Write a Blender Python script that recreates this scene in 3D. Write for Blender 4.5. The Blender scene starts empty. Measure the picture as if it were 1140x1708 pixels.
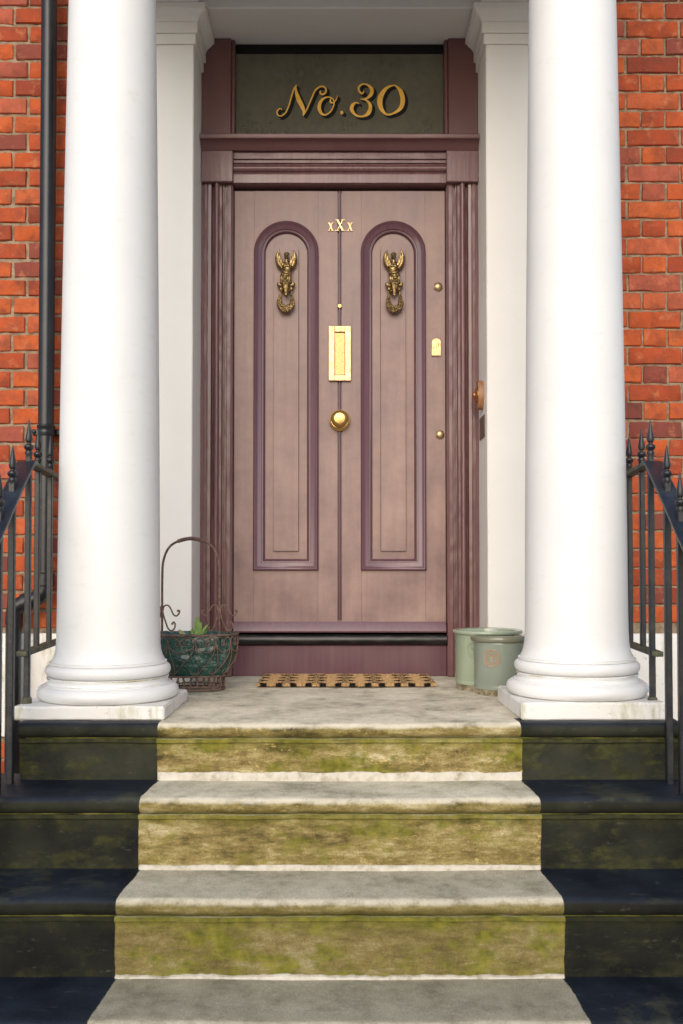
import bpy, bmesh, math, random
from mathutils import Vector, Matrix, noise as mn
from mathutils.geometry import tessellate_polygon
random.seed(7)
R = math.radians
PI = math.pi
S = bpy.context.scene
C = S.collection

# ------------------------------------------------------------------ camera
cam_d = bpy.data.cameras.new('camera')
cam = bpy.data.objects.new('camera', cam_d)
C.objects.link(cam)
cam.location = (0, -4.507, 0.4986)
cam.rotation_euler = (R(90 + 1.5), 0, 0)
cam_d.sensor_fit = 'VERTICAL'
cam_d.sensor_height = 36
cam_d.lens = 36 * 1600 / 1708
cam_d.shift_x = 3 / 1708
cam_d.shift_y = 54.1 / 1708
cam_d.clip_start = 0.05
cam_d.clip_end = 500
cam_d.dof.use_dof = True
cam_d.dof.focus_distance = 4.45
cam_d.dof.aperture_fstop = 5.0
S.camera = cam

# ------------------------------------------------------------------ sky, sun, exposure
SUN_EL, SUN_AZ = 29, -10          # azimuth measured from the street (-y) towards the left (-x)
W = bpy.data.worlds.new('World')
S.world = W
W.use_nodes = True
nt = W.node_tree
bg = nt.nodes['Background']
sky = nt.nodes.new('ShaderNodeTexSky')
sky.sky_type = 'NISHITA'
sky.sun_disc = False
sky.sun_elevation = R(SUN_EL)
sky.sun_rotation = R(180 - SUN_AZ)
sky.air_density = 1.0
sky.dust_density = 2.0
sky.ozone_density = 0.6
nt.links.new(sky.outputs[0], bg.inputs[0])
bg.inputs[1].default_value = 0.14
sd = bpy.data.lights.new('sun', 'SUN')
sd.energy = 1.3
sd.angle = R(70)
sd.color = (1.0, 0.965, 0.92)
sun = bpy.data.objects.new('sun', sd)
C.objects.link(sun)
sdir = Vector((math.sin(R(SUN_AZ)) * math.cos(R(SUN_EL)), -math.cos(R(SUN_AZ)) * math.cos(R(SUN_EL)), math.sin(R(SUN_EL))))
sun.location = sdir * 20
sun.rotation_euler = sdir.to_track_quat('Z', 'Y').to_euler()
S.view_settings.view_transform = 'Standard'
S.view_settings.look = 'None'
S.view_settings.gamma = 1
S.view_settings.exposure = 0.38
S.render.engine = 'CYCLES'
S.cycles.use_denoising = True
S.cycles.max_bounces = 8

# ------------------------------------------------------------------ materials
class NT:
    def __init__(self, name):
        self.m = bpy.data.materials.new(name)
        self.m.use_nodes = True
        self.t = self.m.node_tree
        self.b = self.t.nodes['Principled BSDF']
        self.tc = self.t.nodes.new('ShaderNodeTexCoord')
        self.obj = self.tc.outputs['Object']
    def n(self, typ): return self.t.nodes.new(typ)
    def link(self, a, b): self.t.links.new(a, b)
    def set(self, sock, v):
        if hasattr(v, 'links') or hasattr(v, 'is_output'):
            self.link(v, sock)
        else:
            if isinstance(v, (tuple, list)) and len(v) == 3 and sock.type == 'RGBA': v = (*v, 1)
            sock.default_value = v
    def mapping(self, scale=(1, 1, 1), loc=(0, 0, 0), vec=None):
        n = self.n('ShaderNodeMapping')
        self.link(vec or self.obj, n.inputs[0])
        n.inputs['Scale'].default_value = scale
        self.set(n.inputs['Location'], loc)
        return n.outputs[0]
    def noise(self, scale, detail=5, rough=.55, vec=None, dist=0):
        n = self.n('ShaderNodeTexNoise')
        self.link(vec or self.obj, n.inputs['Vector'])
        n.inputs['Scale'].default_value = scale
        n.inputs['Detail'].default_value = detail
        n.inputs['Roughness'].default_value = rough
        n.inputs['Distortion'].default_value = dist
        return n.outputs['Fac']
    def ramp(self, fac, stops):
        n = self.n('ShaderNodeValToRGB')
        self.link(fac, n.inputs[0])
        e = n.color_ramp.elements
        while len(e) < len(stops): e.new(.5)
        for i, (p, c) in enumerate(stops):
            e[i].position = p
            e[i].color = (c, c, c, 1) if not isinstance(c, (tuple, list)) else (*c, 1)
        return n.outputs[0]
    def mix(self, fac, a, b, mode='MIX'):
        n = self.n('ShaderNodeMix')
        n.data_type = 'RGBA'
        n.blend_type = mode
        self.set(n.inputs[0], fac)
        self.set(n.inputs[6], a)
        self.set(n.inputs[7], b)
        return n.outputs[2]
    def math(self, op, a, b=0.0, clamp=False):
        n = self.n('ShaderNodeMath')
        n.operation = op
        n.use_clamp = clamp
        self.set(n.inputs[0], a)
        self.set(n.inputs[1], b)
        return n.outputs[0]
    def xyz(self, vec=None):
        n = self.n('ShaderNodeSeparateXYZ')
        self.link(vec or self.obj, n.inputs[0])
        return n.outputs
    def normal_z(self):
        g = self.n('ShaderNodeNewGeometry')
        n = self.n('ShaderNodeSeparateXYZ')
        self.link(g.outputs['Normal'], n.inputs[0])
        return n.outputs[2]
    def random(self):
        return self.n('ShaderNodeObjectInfo').outputs['Random']
    def bump(self, h, strength=.3, dist=.002, prev=None):
        n = self.n('ShaderNodeBump')
        n.inputs['Strength'].default_value = strength
        n.inputs['Distance'].default_value = dist
        self.link(h, n.inputs['Height'])
        if prev: self.link(prev, n.inputs['Normal'])
        return n.outputs[0]
    def out(self, color, rough=.5, normal=None, metal=0.0, spec=None, coat=None):
        self.set(self.b.inputs['Base Color'], color)
        self.set(self.b.inputs['Roughness'], rough)
        self.set(self.b.inputs['Metallic'], metal)
        if spec is not None: self.b.inputs['Specular IOR Level'].default_value = spec
        if coat is not None: self.b.inputs['Coat Weight'].default_value = coat
        if normal: self.link(normal, self.b.inputs['Normal'])
        return self.m

M = {}
def paint(name, c1, c2, rough=.4, streak=(18, 18, 1.2), chip=None, chip_amt=.72, bump=.25, spec=.5):
    """brushed gloss paint on wood: soft streaks along the grain, dust and small chips"""
    t = NT(name)
    st = t.noise(3.0, 6, .6, t.mapping(streak))
    big = t.noise(2.3, 3)
    f = t.math('ADD', t.math('MULTIPLY', st, .6), t.math('MULTIPLY', big, .5))
    col = t.mix(t.ramp(f, [(.38, 0), (.72, 1)]), c1, c2)
    fine = t.noise(160, 3)
    if chip:
        ch = t.ramp(t.noise(55, 5, .7), [(chip_amt, 0), (chip_amt + .02, 1)])
        col = t.mix(t.math('MULTIPLY', ch, .7), col, chip)
    h = t.math('ADD', st, t.math('MULTIPLY', fine, .35))
    r = t.ramp(t.noise(7, 4), [(.3, max(.05, rough - .03)), (.7, rough + .05)])
    return t.out(col, r, t.bump(h, bump, .002), spec=spec)

def build_materials():
    t = NT('faded_plum_door_paint')
    st = t.noise(3.0, 7, .62, t.mapping((10, 10, .7)))
    cl = t.noise(4.5, 5, .6); c2 = t.noise(1.3, 3)
    f = t.math('ADD', t.math('ADD', t.math('MULTIPLY', st, .16), t.math('MULTIPLY', cl, .54)), t.math('MULTIPLY', c2, .3))
    col = t.ramp(f, [(.38, (.165, .095, .092)), (.47, (.228, .138, .126)), (.55, (.288, .184, .160)), (.65, (.35, .236, .200))])
    sm = t.ramp(t.noise(13, 6, .7, t.mapping((1, 1, .55))), [(.57, 0), (.72, 1)])
    col = t.mix(t.math('MULTIPLY', sm, .30), col, (.20, .115, .12))
    sc = t.ramp(t.noise(75, 3, .6, t.mapping((1, 1, .35))), [(.72, 0), (.76, 1)])
    col = t.mix(t.math('MULTIPLY', sc, .35), col, (.55, .43, .40))
    h = t.math('ADD', t.noise(40, 6, .6, t.mapping((6, 6, .4))), t.math('MULTIPLY', t.noise(150, 3), .4))
    M['door'] = t.out(col, t.ramp(cl, [(.3, .30), (.7, .48)]), t.bump(h, .22, .0015))
    M['moulding'] = paint('fresh_plum_gloss_paint', (.105, .046, .060), (.140, .066, .084), .22, (22, 22, .5), bump=.08)
    M['frame'] = paint('worn_plum_frame_paint', (.125, .058, .063), (.205, .108, .106), .22, (24, 24, .5), chip=(.42, .33, .31), chip_amt=.69, bump=.35)
    M['fan_frame'] = paint('dark_plum_fanlight_paint', (.12, .05, .05), (.155, .07, .068), .32, (4, 4, 1), chip=(.5, .42, .4), chip_amt=.78, bump=.2)
    # white masonry paint
    t = NT('white_masonry_paint')
    a = t.noise(3, 4); fine = t.noise(90, 4)
    z = t.xyz()[2]
    col = t.mix(t.ramp(a, [(.35, 0), (.75, 1)]), (.80, .80, .79), (.74, .745, .74))
    grime = t.ramp(t.noise(14, 6, .65, t.mapping((1, 1, 2.5))), [(.58, 0), (.74, 1)])
    col = t.mix(t.math('MULTIPLY', grime, .18), col, (.5, .47, .38))
    M['white'] = t.out(col, .42, t.bump(t.math('ADD', fine, t.math('MULTIPLY', t.noise(12, 3), 1.5)), .12, .003))
    # the same paint where water splashes and algae sit on it
    t = NT('white_paint_with_algae')
    a = t.noise(3, 4)
    col = t.mix(t.ramp(a, [(.35, 0), (.75, 1)]), (.80, .79, .76), (.72, .70, .65))
    mo = t.ramp(t.noise(9, 7, .7, t.mapping((1.2, 1.2, .35))), [(.55, 0), (.68, 1)])
    col = t.mix(t.math('MULTIPLY', mo, .6), col, (.34, .32, .16))
    cr = t.ramp(t.noise(40, 6, .7), [(.62, 0), (.67, 1)])
    col = t.mix(t.math('MULTIPLY', cr, .5), col, (.25, .23, .14))
    M['white_mossy'] = t.out(col, .55, t.bump(t.noise(45, 6, .65), .35, .004))
    t = NT('algae_line')
    col = t.ramp(t.noise(60, 5), [(.3, (.20, .19, .06)), (.55, (.42, .37, .20)), (.75, (.62, .57, .44))])
    M['algae'] = t.out(col, .9, t.bump(t.noise(120, 5), .6, .004))
    t = NT('cream_render_paint')
    a = t.noise(2.5, 4)
    col = t.mix(t.ramp(a, [(.35, 0), (.75, 1)]), (.86, .84, .79), (.80, .78, .73))
    M['cream'] = t.out(col, .5, t.bump(t.noise(70, 5), .15, .003))
    # bricks
    t = NT('orange_red_brick')
    rnd = t.random()
    base = t.ramp(rnd, [(0, (.27, .052, .026)), (.22, (.41, .074, .024)), (.45, (.50, .098, .026)), (.68, (.53, .120, .036)), (.84, (.43, .108, .062)), (.93, (.28, .068, .046)), (1, (.17, .05, .04))])
    off = t.n('ShaderNodeCombineXYZ')
    t.link(t.math('MULTIPLY', rnd, 37.0), off.inputs[0]); t.link(t.math('MULTIPLY', rnd, 91.0), off.inputs[2])
    v = t.mapping((1, 1, 1), off.outputs[0])
    blot = t.ramp(t.noise(13, 7, .7, v), [(.44, 0), (.66, 1)])
    col = t.mix(t.math('MULTIPLY', blot, .68), base, (.19, .055, .035))
    pale = t.ramp(t.noise(17, 4, .6, v), [(.56, 0), (.72, 1)])
    col = t.mix(t.math('MULTIPLY', pale, .55), col, (.62, .24, .11))
    soot = t.ramp(t.noise(9, 7, .7, v), [(.55, 0), (.74, 1)])
    col = t.mix(t.math('MULTIPLY', soot, .65), col, (.05, .035, .028))
    pit = t.ramp(t.noise(60, 5, .7, v), [(.64, 0), (.70, 1)])
    col = t.mix(t.math('MULTIPLY', pit, .6), col, (.07, .03, .02))
    speck = t.ramp(t.noise(130, 3, .6, v), [(.66, 0), (.70, 1)])
    col = t.mix(t.math('MULTIPLY', speck, .5), col, (.5, .3, .2))
    M['brick'] = t.out(col, .85, t.bump(t.math('ADD', t.noise(70, 6, .65, v), t.math('MULTIPLY', t.noise(20, 3, .5, v), .8)), .55, .004), spec=.25)
    t = NT('lime_mortar')
    col = t.ramp(t.noise(30, 6, .65), [(.3, (.15, .105, .07)), (.52, (.30, .225, .15)), (.75, (.44, .36, .26))])
    M['mortar'] = t.out(col, .95, t.bump(t.noise(120, 5), .7, .004), spec=.15)
    # stone steps, black paint on both sides of a bare middle
    def steps(name, dark, yellow, zt):
        t = NT(name)
        x, y, z = t.xyz()
        up = t.ramp(t.normal_z(), [(.35, 0), (.8, 1)])
        a = t.noise(5, 6, .6); b = t.noise(22, 6, .65)
        tread = t.ramp(t.math('ADD', t.math('MULTIPLY', a, .6), t.math('MULTIPLY', b, .4)), [(.38, (.28, .26, .195)), (.46, (.44, .405, .31)), (.54, (.53, .49, .385)), (.64, (.62, .575, .455))])
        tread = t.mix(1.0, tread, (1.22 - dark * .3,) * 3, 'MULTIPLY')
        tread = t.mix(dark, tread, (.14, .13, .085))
        rv = t.mapping((.8, 1, 3.0))
        ris = t.ramp(t.math('ADD', t.math('MULTIPLY', t.noise(10, 10, .8, rv), .62), t.math('MULTIPLY', t.noise(4.5, 5, .7), .38)), [(.395, (.06, .047, .018)), (.44, (.145, .110, .038)), (.49, (.235, .178, .065)), (.54, (.34, .275, .12)), (.60, (.52, .45, .28))])
        lich = t.ramp(t.noise(55, 5, .7, t.mapping((.8, 1, 1.3))), [(.60, 0), (.66, 1)])
        ris = t.mix(t.math('MULTIPLY', lich, t.ramp(t.noise(5, 3), [(.42, 0), (.6, .8)])), ris, (.62, .48, .19))
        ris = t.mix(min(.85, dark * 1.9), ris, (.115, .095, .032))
        col = t.mix(up, ris, tread)
        stain = t.ramp(t.noise(38, 6, .7), [(.60, 0), (.72, 1)])
        col = t.mix(t.math('MULTIPLY', stain, .45), col, (.13, .11, .07))
        grain = t.noise(210, 4, .7)
        col = t.mix(.55, col, t.ramp(grain, [(.3, (.25, .25, .25)), (.5, (.5, .5, .5)), (.7, (.78, .78, .78))]), 'OVERLAY')
        sp = t.ramp(t.noise(95, 4, .65), [(.66, 0), (.70, 1)])
        col = t.mix(t.math('MULTIPLY', sp, .55), col, (.07, .06, .035))
        nzv = t.normal_z()
        edgew = t.math('MULTIPLY', t.ramp(nzv, [(.15, 0), (.55, 1), (.93, 1), (.985, 0)]), t.ramp(t.noise(16, 6, .7), [(.42, 0), (.56, 1)]))
        col = t.mix(t.math('MULTIPLY', edgew, .75 * (1 - dark)), col, (.62, .57, .45))
        # paint edge, cut in by hand
        edge = t.math('ADD', t.math('ABSOLUTE', x), t.math('ADD', t.math('MULTIPLY', t.math('SUBTRACT', t.noise(9, 3), .5), .014), t.math('MULTIPLY', t.math('SUBTRACT', t.noise(70, 4, .7), .5), .004)))
        below = t.math('SUBTRACT', zt - .052, z)
        edge = t.math('SUBTRACT', edge, t.ramp(t.math('MULTIPLY', below, 50.0), [(.0, 0), (.3, .008)]))
        pm = t.ramp(t.math('MULTIPLY', t.math('SUBTRACT', t.math('ADD', edge, t.math('MULTIPLY', y, .063)), .593 + .063 * .64 - .01), 50), [(.48, 0), (.54, 1)])
        if dark < .01:      # on the landing only its front edge is painted
            pm = t.math('MULTIPLY', pm, t.ramp(t.math('ADD', y, t.math('MULTIPLY', t.noise(20, 4), .01)), [(.745, 1), (.755, 0)]))
        pa = t.noise(6, 5)
        ps = 2.4 if dark < .01 else 1.5 if dark < .1 else 1.0  # black sides get darker down the flight, vignetting put into the paint colour
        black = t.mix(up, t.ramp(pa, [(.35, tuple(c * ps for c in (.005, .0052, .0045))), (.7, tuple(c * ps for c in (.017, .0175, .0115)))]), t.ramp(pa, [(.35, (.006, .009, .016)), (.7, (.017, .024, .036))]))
        scuff = t.ramp(t.noise(48, 6, .72, t.mapping((.5, 1, 1.5))), [(.61, 0), (.68, 1)])
        black = t.mix(t.math('MULTIPLY', scuff, .45), black, (.10, .095, .075))
        col = t.mix(pm, col, black)
        # algae: patches on risers, thick in the joint below each nosing
        side = t.math('SUBTRACT', 1.0, up)
        g1 = t.ramp(t.noise(5.5, 7, .72, t.mapping((1, 1, 2.2))), [(.50, 0), (.60, 1)])
        gcol = t.ramp(t.noise(30, 4), [(.3, (.06, .066, .006)), (.5, (.14, .145, .010)), (.7, (.24, .215, .03))])
        gcol = t.mix(pm, gcol, t.ramp(t.noise(26, 5), [(.3, (.018, .021, .006)), (.7, (.085, .085, .022))]))
        below = t.math('SUBTRACT', zt - .052, z)
        band = t.math('MULTIPLY', t.ramp(t.math('ADD', t.math('MULTIPLY', below, 8.0), t.math('MULTIPLY', t.math('SUBTRACT', t.noise(9, 6, .7, t.mapping((1, 1, .4))), .5), .9)), [(.0, 1), (.42, 0)]), side)
        foot = t.math('MULTIPLY', t.ramp(t.math('ADD', t.math('MULTIPLY', t.math('SUBTRACT', below, .10), 9.0), t.math('MULTIPLY', t.math('SUBTRACT', t.noise(12, 6, .7), .5), 1.3)), [(.45, 0), (.8, .8)]), side)
        under = t.ramp(t.math('MULTIPLY', below, 50.0), [(.0, .12), (.12, 1)])
        g1 = t.math('MULTIPLY', t.math('MAXIMUM', g1, t.math('MAXIMUM', band, foot)), under)
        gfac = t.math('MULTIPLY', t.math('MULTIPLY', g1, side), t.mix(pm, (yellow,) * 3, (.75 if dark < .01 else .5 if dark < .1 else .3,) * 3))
        col = t.mix(gfac, col, gcol)
        g2 = t.ramp(t.noise(4, 6, .7), [(.55, 0), (.7, 1)])
        col = t.mix(t.math('MULTIPLY', t.math('MULTIPLY', g2, up), .30), col, (.15, .15, .06))
        rough = t.mix(t.math('MULTIPLY', pm, up), (.85,) * 3, (.5,) * 3)
        h = t.math('ADD', t.math('ADD', t.noise(35, 7, .7), t.math('MULTIPLY', t.noise(8, 4), .8)), t.math('MULTIPLY', grain, .35))
        return t.out(col, rough, t.bump(h, .5, .006), spec=.22)
    for i, (vignette, ye) in enumerate([(.0, .8), (.06, .7), (.30, .8), (.55, .85), (.6, .9)]):  # first value darkens the lower steps' stone colour to stand in for lens vignetting
        M['step%d' % i] = steps('worn_york_stone_%s' % 'abcdef'[i], vignette, ye, (0, -.191, -.413, -.639, -.86)[i] + 1.06)
    t = NT('algae_in_joint')
    col = t.ramp(t.noise(14, 6, .7), [(.3, (.03, .033, .008)), (.5, (.10, .105, .012)), (.7, (.20, .17, .05))])
    M['joint_algae'] = t.out(col, .95, t.bump(t.noise(150, 5), .7, .003))
    t = NT('pale_lime_fillet')
    col = t.ramp(t.noise(25, 6, .7), [(.3, (.30, .26, .18)), (.48, (.54, .50, .42)), (.75, (.66, .63, .57))])
    M['fillet'] = t.out(col, .9, t.bump(t.noise(60, 6, .7), .6, .005))
    # metals
    def metal(name, c1, c2, rough, sc=25, bump=.1):
        t = NT(name)
        f = t.noise(sc, 5, .6)
        r = t.ramp(t.noise(sc * 2, 4), [(.3, max(.05, rough - .08)), (.7, rough + .12)])
        return t.out(t.mix(t.ramp(f, [(.35, 0), (.7, 1)]), c1, c2), r, t.bump(t.noise(sc * 6, 3), bump, .001), metal=1.0)
    M['brass'] = metal('polished_brass', (.74, .49, .19), (.60, .37, .13), .34)
    M['brass_pale'] = metal('lacquered_pale_brass', (.66, .48, .27), (.56, .38, .19), .40)
    M['brass_flap'] = metal('hammered_brass', (.60, .41, .19), (.42, .26, .10), .42, 120, .5)
    M['brass_old'] = metal('antique_brass', (.44, .31, .14), (.10, .066, .03), .30, 90, .6)
    M['copper'] = metal('copper', (.72, .36, .16), (.50, .22, .09), .26, 30)
    t = NT('black_gloss_iron_paint')
    f = t.noise(12, 6, .65)
    col = t.mix(t.ramp(f, [(.5, 0), (.75, 1)]), (.012, .014, .018), (.05, .045, .035))
    wsp = t.ramp(t.noise(34, 4, .6), [(.76, 0), (.78, 1)])
    col = t.mix(t.math('MULTIPLY', wsp, .5), col, (.4, .4, .36))
    M['iron'] = t.out(col, t.ramp(f, [(.3, .28), (.7, .5)]), t.bump(t.noise(60, 5), .3, .003))
    t = NT('black_handrail_sky_tint')
    f = t.noise(14, 6, .65)
    col = t.mix(t.ramp(f, [(.45, 0), (.75, 1)]), (.012, .017, .027), (.036, .045, .06))  # blue here is the sky's reflection put into the base colour
    wsp = t.ramp(t.noise(40, 4, .6), [(.74, 0), (.77, 1)])
    col = t.mix(t.math('MULTIPLY', wsp, .6), col, (.4, .42, .42))
    M['iron_sky_tint'] = t.out(col, .3, t.bump(t.noise(50, 5), .25, .003))
    t = NT('mossy_iron_rail_paint')
    col = t.ramp(t.noise(20, 6, .7), [(.35, (.018, .019, .018)), (.55, (.07, .07, .035)), (.75, (.20, .19, .12))])
    M['iron_mossy'] = t.out(col, .6, t.bump(t.noise(70, 5), .4, .003))
    t = NT('black_drainpipe_paint')
    f = t.noise(9, 5)
    col = t.mix(t.ramp(f, [(.4, 0), (.75, 1)]), (.006, .008, .012), (.018, .019, .022))
    ch = t.ramp(t.noise(7, 6, .65, t.mapping((1, 1, .6))), [(.76, 0), (.775, 1)])
    col = t.mix(ch, col, (.24, .22, .19))
    M['pipe'] = t.out(col, .32, t.bump(t.noise(25, 4), .2, .003))
    t = NT('rusted_wire')
    col = t.ramp(t.noise(45, 5), [(.3, (.075, .042, .036)), (.55, (.16, .092, .07)), (.75, (.26, .15, .105))])
    M['rust'] = t.out(col, .75, t.bump(t.noise(200, 3), .5, .001))
    t = NT('black_rubber_bar')
    f = t.noise(20, 6, .65, t.mapping((.3, 1, 1)))
    col = t.mix(t.ramp(f, [(.5, 0), (.8, 1)]), (.010, .010, .010), (.07, .06, .05))
    sp = t.ramp(t.noise(70, 4), [(.73, 0), (.76, 1)])
    col = t.mix(t.math('MULTIPLY', sp, .6), col, (.4, .36, .3))
    M['black_bar'] = t.out(col, .35, t.bump(t.noise(40, 5), .2, .002))
    t = NT('black_paint_and_shade')
    M['black'] = t.out(t.mix(t.noise(30, 3), (.006, .006, .006), (.012, .011, .01)), .6, spec=.15)
    t = NT('gold_leaf')
    M['gold'] = t.out(t.mix(t.ramp(t.noise(30, 4), [(.35, 0), (.7, 1)]), (.74, .40, .04), (.86, .54, .11)), .38, metal=.1)
    # dusty old glass with a dark hall behind
    t = NT('dusty_fanlight_glass')
    tr = t.n('ShaderNodeBsdfTransparent'); tr.inputs[0].default_value = (.62, .60, .48, 1)
    gl = t.n('ShaderNodeBsdfGlossy'); gl.inputs['Roughness'].default_value = .06; gl.inputs[0].default_value = (.9, .9, .88, 1)
    df = t.n('ShaderNodeBsdfDiffuse')
    dust = t.ramp(t.noise(6, 6, .7, t.mapping((1, 1, .5))), [(.35, .55), (.7, .72)])
    dcol = t.mix(t.noise(40, 4), (.145, .140, .102), (.205, .20, .15))
    t.link(dcol, df.inputs[0])
    m1 = t.n('ShaderNodeMixShader'); t.link(dust, m1.inputs[0]); t.link(tr.outputs[0], m1.inputs[1]); t.link(df.outputs[0], m1.inputs[2])
    fr = t.n('ShaderNodeFresnel'); fr.inputs[0].default_value = 1.5
    m2 = t.n('ShaderNodeMixShader'); t.link(fr.outputs[0], m2.inputs[0]); t.link(m1.outputs[0], m2.inputs[1]); t.link(gl.outputs[0], m2.inputs[2])
    t.link(m2.outputs[0], t.t.nodes['Material Output'].inputs[0])
    M['glass'] = t.m
    t = NT('dim_hall_plaster')
    M['hall'] = t.out(t.mix(t.noise(2, 3), (.20, .18, .12), (.28, .26, .18)), .8)
    # glazed pots
    def glaze(name, c1, c2):
        t = NT(name)
        z = t.xyz()[2]
        f = t.noise(6, 5)
        col = t.mix(t.ramp(f, [(.35, 0), (.7, 1)]), c1, c2)
        n2 = t.noise(26, 5, .7)
        e = t.math('ADD', z, t.math('MULTIPLY', t.math('SUBTRACT', n2, .5), .012))
        bare = t.ramp(t.math('MULTIPLY', e, 10), [(.20, 1), (.235, 0)])
        soil = t.ramp(n2, [(.4, (.14, .11, .055)), (.55, (.32, .27, .18)), (.7, (.46, .41, .31))])
        col = t.mix(bare, col, soil)
        rr = t.mix(bare, (.16,) * 3, (.8,) * 3)
        return t.out(col, rr, t.bump(t.math('ADD', t.noise(14, 3), t.math('MULTIPLY', n2, .3)), .12, .004), coat=.4)
    M['pot_pale'] = glaze('pale_green_glaze', (.335, .39, .285), (.275, .335, .24))
    M['pot_grey'] = glaze('grey_green_glaze', (.25, .29, .24), (.205, .24, .195))
    M['pot_rim'] = glaze('olive_rim_glaze', (.20, .205, .145), (.15, .155, .105))
    t = NT('terracotta_relief')
    M['terracotta'] = t.out(t.ramp(t.noise(90, 5, .7), [(.35, (.33, .36, .27)), (.5, (.46, .28, .17)), (.65, (.50, .20, .10))]), .5, t.bump(t.noise(150, 4), .4, .002))
    t = NT('green_plastic_liner')
    col = t.mix(t.ramp(t.noise(9, 5), [(.35, 0), (.7, 1)]), (.006, .040, .034), (.016, .082, .064))
    du = t.ramp(t.noise(22, 6, .7), [(.62, 0), (.72, 1)])
    col = t.mix(t.math('MULTIPLY', du, .5), col, (.24, .22, .13))
    M['liner'] = t.out(col, .16, t.bump(t.noise(30, 4, .55, dist=1.5), .8, .016), coat=.5)
    t = NT('potting_soil')
    M['soil'] = t.out(t.ramp(t.noise(90, 5), [(.35, (.012, .009, .006)), (.7, (.05, .037, .024))]), .95, t.bump(t.noise(100, 5), .8, .006))
    t = NT('fresh_leaf')
    M['leaf'] = t.out(t.mix(t.noise(20, 3), (.16, .30, .07), (.30, .42, .14)), .45)
    t = NT('yellowed_leaf')
    M['leaf_dry'] = t.out(t.mix(t.noise(25, 3), (.38, .36, .18), (.48, .44, .26)), .6)
    # coir mat: black stencil on straw fibres
    t = NT('coir_with_black_pattern')
    x, y, z = t.xyz()
    cx = t.math('COSINE', t.math('MULTIPLY', t.math('SUBTRACT', x, .024), 2 * PI / .126))
    cy = t.math('COSINE', t.math('MULTIPLY', t.math('ADD', y, .190), 2 * PI / .105))
    f = t.math('ADD', t.math('ADD', cx, cy), t.math('MULTIPLY', t.math('SUBTRACT', t.noise(150, 3), .5), .7))
    bl = t.ramp(t.math('ADD', t.math('MULTIPLY', f, .25), .5), [(.57, 0), (.62, 1), (.90, 1), (.95, 0)])
    straw = t.ramp(t.noise(300, 3), [(.3, (.33, .19, .08)), (.5, (.55, .36, .18)), (.7, (.70, .50, .28))])
    M['coir'] = t.out(t.mix(bl, straw, (.016, .014, .013)), .9, spec=.1)
    t = NT('coir_backing')
    M['coir_base'] = t.out(t.ramp(t.noise(300, 3), [(.3, (.30, .16, .06)), (.7, (.52, .32, .15))]), .95)
    t = NT('oiled_wood')
    M['wood'] = t.out(t.ramp(t.noise(9, 6, .6, t.mapping((14, 14, 1))), [(.3, (.22, .09, .035)), (.7, (.40, .20, .09))]), .4)
    t = NT('grey_pavement')
    M['pavement'] = t.out(t.ramp(t.noise(6, 7, .65), [(.3, (.16, .155, .145)), (.7, (.27, .26, .24))]), .9, t.bump(t.noise(80, 5), .4, .004))
    t = NT('dark_plaque')
    M['plaque'] = t.out(t.mix(t.noise(60, 4), (.10, .05, .045), (.17, .10, .085)), .35, metal=.3)
build_materials()

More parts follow.
